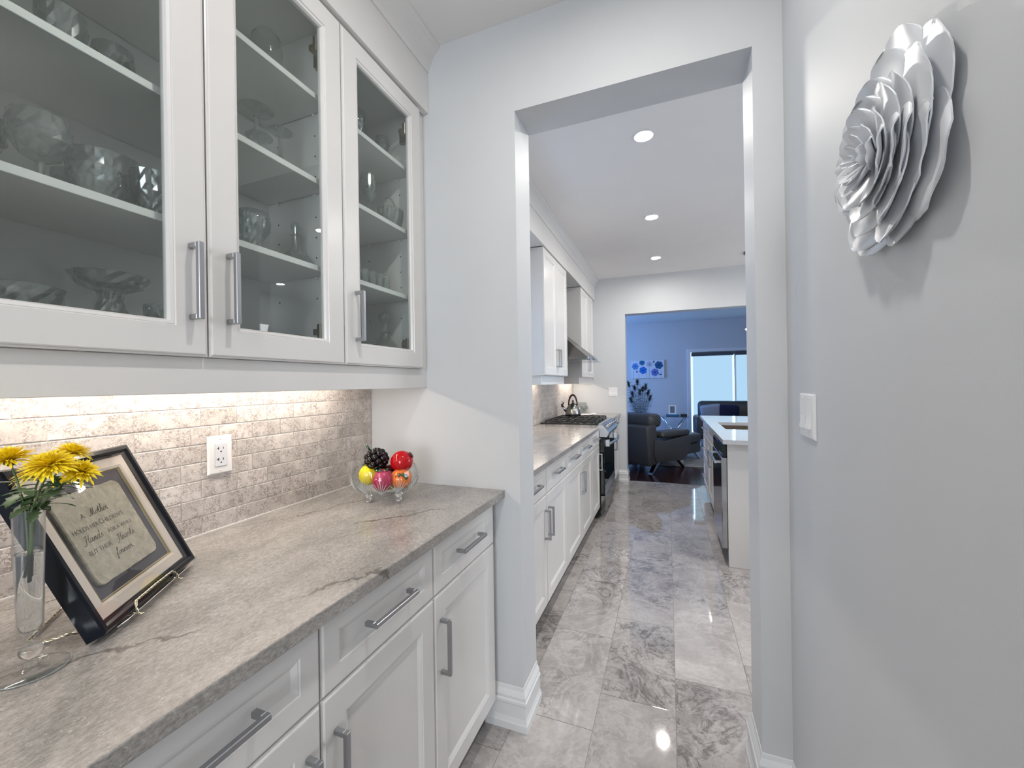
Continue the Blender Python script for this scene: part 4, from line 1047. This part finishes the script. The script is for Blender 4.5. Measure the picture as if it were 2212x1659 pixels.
g3_ = 'crystal behind the right glass door'
crystal('stem_glass', 'glass', 'tall stem glass at the left of the top shelf behind the right door', -1.09, 1.235, zS1, gobp(.034, .170), 22, g3_, None, None, False)
crystal('stem_glass', 'glass', 'small cut glass on the top shelf nearest the hinge', -1.06, 1.345, zS1, gobp(.027, .125), 22, g3_, ridged(11, .03))
crystal('crystal_flute', 'glass', 'tall flute glass on the middle shelf behind the right door', -1.06, 1.260, zS2, gobp(.030, .185), 22, g3_, None)
t = thing('crystal_basket', 'cut crystal basket on the middle shelf behind the right door', 'basket', (-1.05, 1.375, zS2), g3_)
B().lathe(bowlp(.050, .095), (-1.05, 1.375, zS2 + .0006), 28, mod=ridged(14, .04)).build('bowl', M_CRYSTAL, t)
B().tube([(-1.05, 1.375 - .046 * cos(a), zS2 + .09 + .055 * sin(a)) for a in [pi * k / 10 for k in range(11)]], .0035, 8).build('handle', M_CRYSTAL, t)
for k, (dx, yy) in enumerate([(0, 1.135), (0, 1.175), (0, 1.215), (0, 1.255), (0, 1.295), (-.045, 1.155), (-.045, 1.195), (-.045, 1.235), (-.045, 1.275), (-.045, 1.315)]):
    crystal('shot_glass', 'glass', 'small straight shot glass in the cluster on the lower right shelf', -1.015 + dx, yy, zS3, tumb(.0165, .060), 16, 'shot glasses on the lower right shelf', ridged(8, .02))
crystal('crystal_decanter', 'decanter', 'largest crystal decanter with a wide base behind the right door', -1.06, 1.345, zB, [(.0005, .001), (.070, 0), (.074, .012), (.062, .045), (.040, .085), (.022, .105), (.016, .125), (.020, .13), (.015, .135), (.016, .165), (.026, .185), (.024, .20), (.0005, .215)], 30, g3_, ridged(15, .025, 1, 5))
crystal('crystal_tumbler', 'glass', 'small glass left of the largest decanter on the cabinet floor', -1.08, 1.235, zB, tumb(.026, .075), 20, g3_, ridged(10, .03))

# ------------------------------------------------------------------ living room
def rbox(b, x0, x1, y0, y1, z0, z1, r=.04, seg=3): return b.box(x0, x1, y0, y1, z0, z1, r, seg)
def part(name, parent, mat, boxes, r=.04):
    b = B()
    for q in boxes: b.box(*q, r, 3)
    o = b.build(name, mat, parent, local=True); autosmooth(o, 60); return o
def armchair():
    A = radians(-34.3)
    MW = Matrix.Translation((-.215, 6.085, 0)) @ Matrix.Rotation(A, 4, 'Z')
    # local: x = 0 right side, negative x to the left ; y forward
    t = thing('armchair', 'dark leather armchair with chrome legs seen from behind', 'armchair', mw=MW)
    W = -.98
    for a, c in ((-.24, .02), (W - .02, W + .24)):
        b = B(); pr = [(.10, .17), (.80, .13), (.93, .30), (.97, .44), (.90, .505), (.30, .465), (.06, .50), (.04, .30)]
        b.loft([[(a + (.02 if e in (0, 3) else 0) * (1 if e == 0 else -1) + (c - a) * (0, .1, .9, 1)[e], y_ + (0.0 if e in (1, 2) else (.03 if y_ < .5 else -.03)), z_ + (0 if e in (1, 2) else (.02 if z_ < .4 else -.02))) for y_, z_ in pr] for e in range(4)], True, True, True)
        o = b.build('side', M_LEATHER, t, local=True); autosmooth(o, 50)
        part('arm_pad', t, M_LEATHER, [(a + .01, c - .005, .22, .93, .500, .595)], .045).rotation_euler = (0, 0, 0)
    part('seat', t, M_LEATHER, [(W + .24, -.24, .22, .98, .20, .46)], .05)
    b = B(); b.box(W + .06, -.02, -.02, .20, .12, .70, .03, 3); b.m0 = 0; b.xf(Matrix.Rotation(radians(6), 4, 'X')); autosmooth(b.build('back', M_LEATHER, t, local=True), 50)
    b = B(); b.box(W + .08, -.04, .02, .30, .66, .86, .07, 4); b.m0 = 0; autosmooth(b.build('headrest', M_LEATHER, t, local=True), 60)
    for x in (-.06, W + .06):
        for y0, y1 in ((.20, .02), (.66, .84)):
            b = B(); b.loft([[(x - .035, y0 - .04, .19), (x + .035, y0 - .04, .19), (x + .035, y0 + .04, .19), (x - .035, y0 + .04, .19)], [(x - .03, y1 - .012, .001), (x + .03, y1 - .012, .001), (x + .03, y1 + .012, .001), (x - .03, y1 + .012, .001)]], True, True, True)
            b.build('leg', M_CHROME, t, local=True)
armchair()
def ottoman():
    MW = Matrix.Translation((.10, 7.45, 0)) @ Matrix.Rotation(radians(-34), 4, 'Z')
    t = thing('ottoman', 'dark leather ottoman in front of the armchair on the rug', 'ottoman', mw=MW)
    part('cushion', t, M_LEATHER, [(-.32, .32, -.30, .30, .30, .46)], .06); part('base', t, M_LEATHER, [(-.30, .30, -.28, .28, .14, .30)], .03)
    for x in (-.22, .22):
        for y in (-.2, .2):
            b = B(); b.loft([[(x - .03, y - .03, .145), (x + .03, y - .03, .145), (x + .03, y + .03, .145), (x - .03, y + .03, .145)], [(x * 1.3 - .02, y * 1.3 - .01, .022), (x * 1.3 + .02, y * 1.3 - .01, .022), (x * 1.3 + .02, y * 1.3 + .01, .022), (x * 1.3 - .02, y * 1.3 + .01, .022)]], True, True, True); b.build('leg', M_CHROME, t, local=True)
ottoman()
def sofa():
    x0, x1, y0, y1 = .50, 2.75, 8.95, 9.90
    t = thing('sofa', 'dark leather sofa in front of the bright patio door', 'sofa', (1.6, 9.4, 0))
    part_ = lambda n, q, r=.05: (lambda b: autosmooth(b.build(n, M_LEATHER, t), 60))(B().box(*q, r, 3))
    part_('base', (x0 + .05, x1 - .05, y0 + .05, y1, .16, .36), .03)
    for a, c in ((x0 + .24, (x0 + x1) / 2 - .005), ((x0 + x1) / 2 + .005, x1 - .24)):
        part_('seat_cushion', (a, c, y0, y1 - .25, .36, .48)); part_('back_cushion', (a - .14, c + (.0 if c < 2 else .1), y1 - .30, y1 - .02, .46, .90), .08)
    for a in (x0, x1 - .26): part_('arm', (a, a + .26, y0 + .02, y1 - .08, .18, .60), .06)
    for a in (x0 + .1, x1 - .16):
        for y in (y0 + .1, y1 - .1): B().box(a, a + .06, y, y + .03, .001, .17, .004).build('leg', M_CHROME, t)
    def cush(nm, lab, x, col, rz):
        b = B(); b.box(-.20, .20, -.055, .055, -.17, .17, .05, 4); b.m0 = 0
        b.xf(Matrix.Translation((x, y1 - .37, .665)) @ Matrix.Rotation(rz, 4, 'Y') @ Matrix.Rotation(radians(14), 4, 'X')); autosmooth(b.build(nm, plain(nm + lab[:4], col, .8), None, label=lab, category='cushion', group='cushions on the sofa'), 70)
    cush('cushion', 'pale patterned cushion at the left end of the dark sofa', .84, (.34, .38, .46), -.12)
    cush('cushion', 'navy cushion in the middle of the dark sofa', 1.16, (.006, .01, .05), .05)
sofa()
def side_table():
    c = Vector((.10, 9.45, 0)); z = .575
    t = thing('side_table', 'glass side table on crossed chrome legs beside the sofa', 'table', (c.x, c.y, 0))
    B().box(c.x - .32, c.x + .30, c.y - .25, c.y + .25, z, z + .010, .003).build('table_top', thin_glass('table_glass', (.45, .6, .75), 1.5, 0, 1.5, .05), t)
    for s in (-1, 1):
        b = B(); b.tube([(c.x - .24, c.y + s * .18, z - .002), (c.x - .02, c.y + s * .10, .26), (c.x + .10, c.y + s * .18, .022)], .012, 8); b.build('leg', M_CHROME, t, True)
        b = B(); b.tube([(c.x + .24, c.y + s * .18, z - .002), (c.x + .02, c.y + s * .10, .26), (c.x - .10, c.y + s * .18, .022)], .012, 8); b.build('leg', M_CHROME, t, True)
    b = B().box(-.15 + c.x, .12 + c.x, c.y - .10, c.y + .08, z + .0106, z + .045, .004); b.build('book', plain('blue_book', (.03, .16, .28), .5), label='blue book lying on the glass side table', category='book')
    m = Matrix.Translation((c.x - .02, c.y, z + .0462)) @ Matrix.Rotation(radians(-8), 4, 'X')
    t2 = thing('photo_frame', 'small white photo frame standing on the blue book', 'picture frame', mw=m)
    b = B(); w, h = .15, .20
    def rr(i, y): return [(-w / 2 + i, y, i), (w / 2 - i, y, i), (w / 2 - i, y, h - i), (-w / 2 + i, y, h - i)]
    b.loft([rr(0, .02), rr(0, 0), rr(.028, 0), rr(.028, .006)], True); b.build('frame', M_PLATE, t2, local=True)
    B().box(-w / 2 + .027, w / 2 - .027, .006, .019, .027, h - .027).build('photo', plain('faded_photo', (.16, .19, .20), .5), t2, local=True)
    B().box(c.x + .14, c.x + .27, c.y - .05, c.y + .05, z + .0106, z + .055, .004).build('box', plain('black_box', (.01, .01, .012), .4), label='small black box on the right of the side table', category='box')
side_table()
def feathers():
    vx, vy = -.50, 8.3
    t = thing('floor_vase', 'tall dark floor vase behind the armchair holding feathers', 'vase', (vx, vy, 0))
    B().lathe([(.001, .001), (.08, .001), (.10, .12), (.07, .35), (.045, .5), (.06, .56), (.052, .56), (.038, .5), (.001, .3)], (vx, vy, 0), 24).build('body', plain('dark_ceramic', (.03, .035, .045), .3), t, True)
    rn = random.Random(5); sm = plain('feather_barbs', (.030, .055, .07), .8); em = plain('feather_eye', (.004, .012, .012), .7)
    spec = [(-.36, 1.30), (-.27, 1.10), (-.20, 1.22), (-.12, 1.33), (-.06, 1.14), (.02, 1.20), (.09, 1.24), (.16, 1.13), (.20, 1.02), (-.31, .98)]
    for k, (dx, h) in enumerate(spec):
        f = thing('feather', 'long dark feather in the floor vase with a black tufted tip', 'feather', (vx, vy, .3), 'feathers in the floor vase')
        tip = Vector((vx + .03 + dx * .72, vy + rn.uniform(-.15, .1), h)); a = Vector((vx, vy, .30)); mid = Vector((vx + dx * .25, vy, .70))
        P = []
        for i in range(9):
            s = i / 8; P.append(a * (1 - s) ** 2 + mid * 2 * s * (1 - s) + tip * s * s)
        b = B(); b.tube(P, .0028, 5); b.build('quill', sm, f)
        b = B()
        for i in range(90):
            s = .30 + .68 * i / 90; p = a * (1 - s) ** 2 + mid * 2 * s * (1 - s) + tip * s * s; sd = 1 if i % 2 else -1
            L = .05 + .05 * rn.random(); e = p + Vector((sd * L, rn.uniform(-.02, .02), -.02 + .05 * rn.random()))
            b.loft([[p, p + Vector((0, 0, .003))], [e, e + Vector((0, 0, .002))]], False)
        b.build('barbs', sm, f, kind='stuff')
        b = B(); b.ball(tip, .020, 2, (.8, .4, 1.6)); dr_ = (P[-1] - P[-2]).normalized()
        for i in range(90):
            p = tip + dr_ * rn.uniform(-.07, .03); e = p + Vector((rn.uniform(-.055, .055), rn.uniform(-.02, .02), rn.uniform(-.02, .06)))
            b.loft([[p - Vector((.006, 0, 0)), p + Vector((.006, 0, 0))], [e, e + Vector((.0015, 0, 0))]], False)
        b.build('eye_tuft', em, f)
feathers()
def art():
    t = thing('canvas_art', 'white canvas print of blue poppies on the living room wall', 'painting', (-.45, Y3 - .03, 1.417))
    x0, x1, z0, z1 = -.826, -.078, 1.417, 1.844; yf = Y3 - .035
    B().box(x0, x1, yf, Y3 - .001, z0, z1, .003).build('canvas', plain('canvas_white', (.72, .74, .80), .7), t)
    W, H = x1 - x0, z1 - z0
    def P(u, v): return x0 + u * W, z1 - v * H
    def flower(u, v, r, col, n=6):
        m = plain('print_blue', col, .7); dk = plain('print_dark', (.01, .01, .04), .7)
        cx, cz = P(u, v)
        for k in range(n):
            a = 2 * pi * k / n + u; b = B(); b.mark(); bmesh.ops.create_circle(b.bm, cap_ends=True, radius=r * .42, segments=14)
            b.xf(Matrix.Translation((min(max(cx + r * .55 * cos(a), x0 + r * .42), x1 - r * .42), yf - .0006 - .0002 * k, min(max(cz + r * .55 * sin(a), z0 + r * .42), z1 - r * .42))) @ Matrix.Rotation(radians(90), 4, 'X')); b.build('petal_print', m, t)
        b = B(); b.mark(); bmesh.ops.create_circle(b.bm, cap_ends=True, radius=r * .17, segments=12); b.xf(Matrix.Translation((cx, yf - .0022, cz)) @ Matrix.Rotation(radians(90), 4, 'X')); b.build('flower_eye', dk, t)
    flower(.12, .32, .085, (.10, .28, .62)); flower(.36, .55, .095, (.015, .17, .60)); flower(.33, .12, .07, (.02, .16, .34))
    flower(.56, .22, .075, (.50, .50, .60)); flower(.84, .28, .10, (.01, .10, .24)); flower(.72, .68, .095, (.11, .18, .50))
    dk = bpy.data.materials['print_dark']
    b = B()
    for u, v0, v1 in ((.05, .55, .98), (.23, .8, .97), (.47, .7, .98), (.55, .45, .98), (.70, .85, .98), (.92, .6, .98)):
        xa, za = P(u, v0); xb, zb = P(u, v1); b.box(xa - .0025, xa + .0025, yf - .001, yf - .0003, zb, za)
    b.build('stem_print', dk, t)
    for u, v, a, c in ((.17, .62, .016, .026), (.69, .09, .014, .03), (.88, .80, .03, .012)):
        b = B(); b.mark(); bmesh.ops.create_circle(b.bm, cap_ends=True, radius=1, segments=12); xx, zz = P(u, v); b.xf(Matrix.Translation((xx, yf - .0025, zz)) @ Matrix.Rotation(radians(90), 4, 'X') @ Matrix.Diagonal((a, c, 1, 1))); b.build('bud_print', dk, t)
art()
def patio():
    o = B()
    for q in ((.415, .49, 0, 2.075), (2.4, 2.475, 0, 2.075), (.49, 2.4, 2.0, 2.075)): o.box(q[0], q[1], Y3 - .022, Y3 + .02, q[2], q[3], .004)
    d = o.build('door_1', M_TRIM, **S)
    f = B()
    for q in ((.4905, .50, .02, 1.998), (1.40, 1.46, .02, 1.998), (2.36, 2.3995, .02, 1.998), (.53, 1.40, .02, .09), (1.46, 2.36, .02, .09), (.53, 1.40, 1.93, 1.998), (1.46, 2.36, 1.93, 1.998)): f.box(q[0], q[1], Y3 + .05, Y3 + .10, q[2], q[3])
    f.build('sash_frame', M_TRIM, d)
    B().box(.50, 1.40, Y3 + .072, Y3 + .078, .09, 1.93).build('pane', M_WINDOW, d); B().box(1.46, 2.36, Y3 + .072, Y3 + .078, .09, 1.93).build('pane', M_WINDOW, d)
    for a, c, lab in ((.515, 1.385, 'left pale roller shade over the patio door, glowing with daylight'), (1.405, 2.385, 'right pale roller shade over the patio door, glowing with daylight')):
        t = thing('roller_shade', lab, 'blind', ((a + c) / 2, Y3 + .02, .03))
        B().box(a, c, Y3 - .018, Y3 + .045, 1.905, 1.985, .004).build('cassette', plain('shade_cassette', (.07, .075, .09), .6), t)
        B().box(a + .03, c - .03, Y3 + .012, Y3 + .015, .06, 1.905).build('fabric', M_SHADE, t)
        B().box(a + .006, c - .006, Y3 + .006, Y3 + .021, .035, .06).build('hem_bar', M_TRIM, t)
patio()
def rug():
    m, n, l, b = nodes('shag_pile'); v = position(n, l)
    c = ramp(n, l, noise(n, l, v, 55, 4, .7), [(.3, (.10, .105, .11)), (.7, (.36, .37, .38))]); l.new(c, b.inputs['Base Color']); b.inputs['Roughness'].default_value = 1.
    q = B(); nx, ny = 90, 70; rn = random.Random(9); x0, x1, y0, y1 = -.75, 2.4, 6.86, 8.9
    rows = [[(x0 + (x1 - x0) * i / nx, y0 + (y1 - y0) * j / ny, .012 + .016 * rn.random() if 0 < i < nx and 0 < j < ny else .003) for i in range(nx + 1)] for j in range(ny + 1)]
    q.loft(rows, False); o = q.build('rug', m, None, label='grey shag rug under the armchair and the ottoman', category='rug', kind='stuff')
rug()
def flush_lamp(x, y):
    t = thing('ceiling_lamp', 'square crystal flush ceiling lamp in the living room', 'lamp', (x, y, ZC - .09))
    B().box(x - .17, x + .17, y - .17, y + .17, ZC - .022, ZC - .001, .004).build('base_plate', M_CHROME, t)
    for i in (-1, 1):
        for j in (-1, 1):
            b = B(); b.ball((x + i * .085, y + j * .085, ZC - .058), .034, 2); b.build('glass_globe', emit('globe_lit', (1, .97, .93), 22) if 'globe_lit' not in bpy.data.materials else bpy.data.materials['globe_lit'], t, True)
flush_lamp(.74, 7.65)
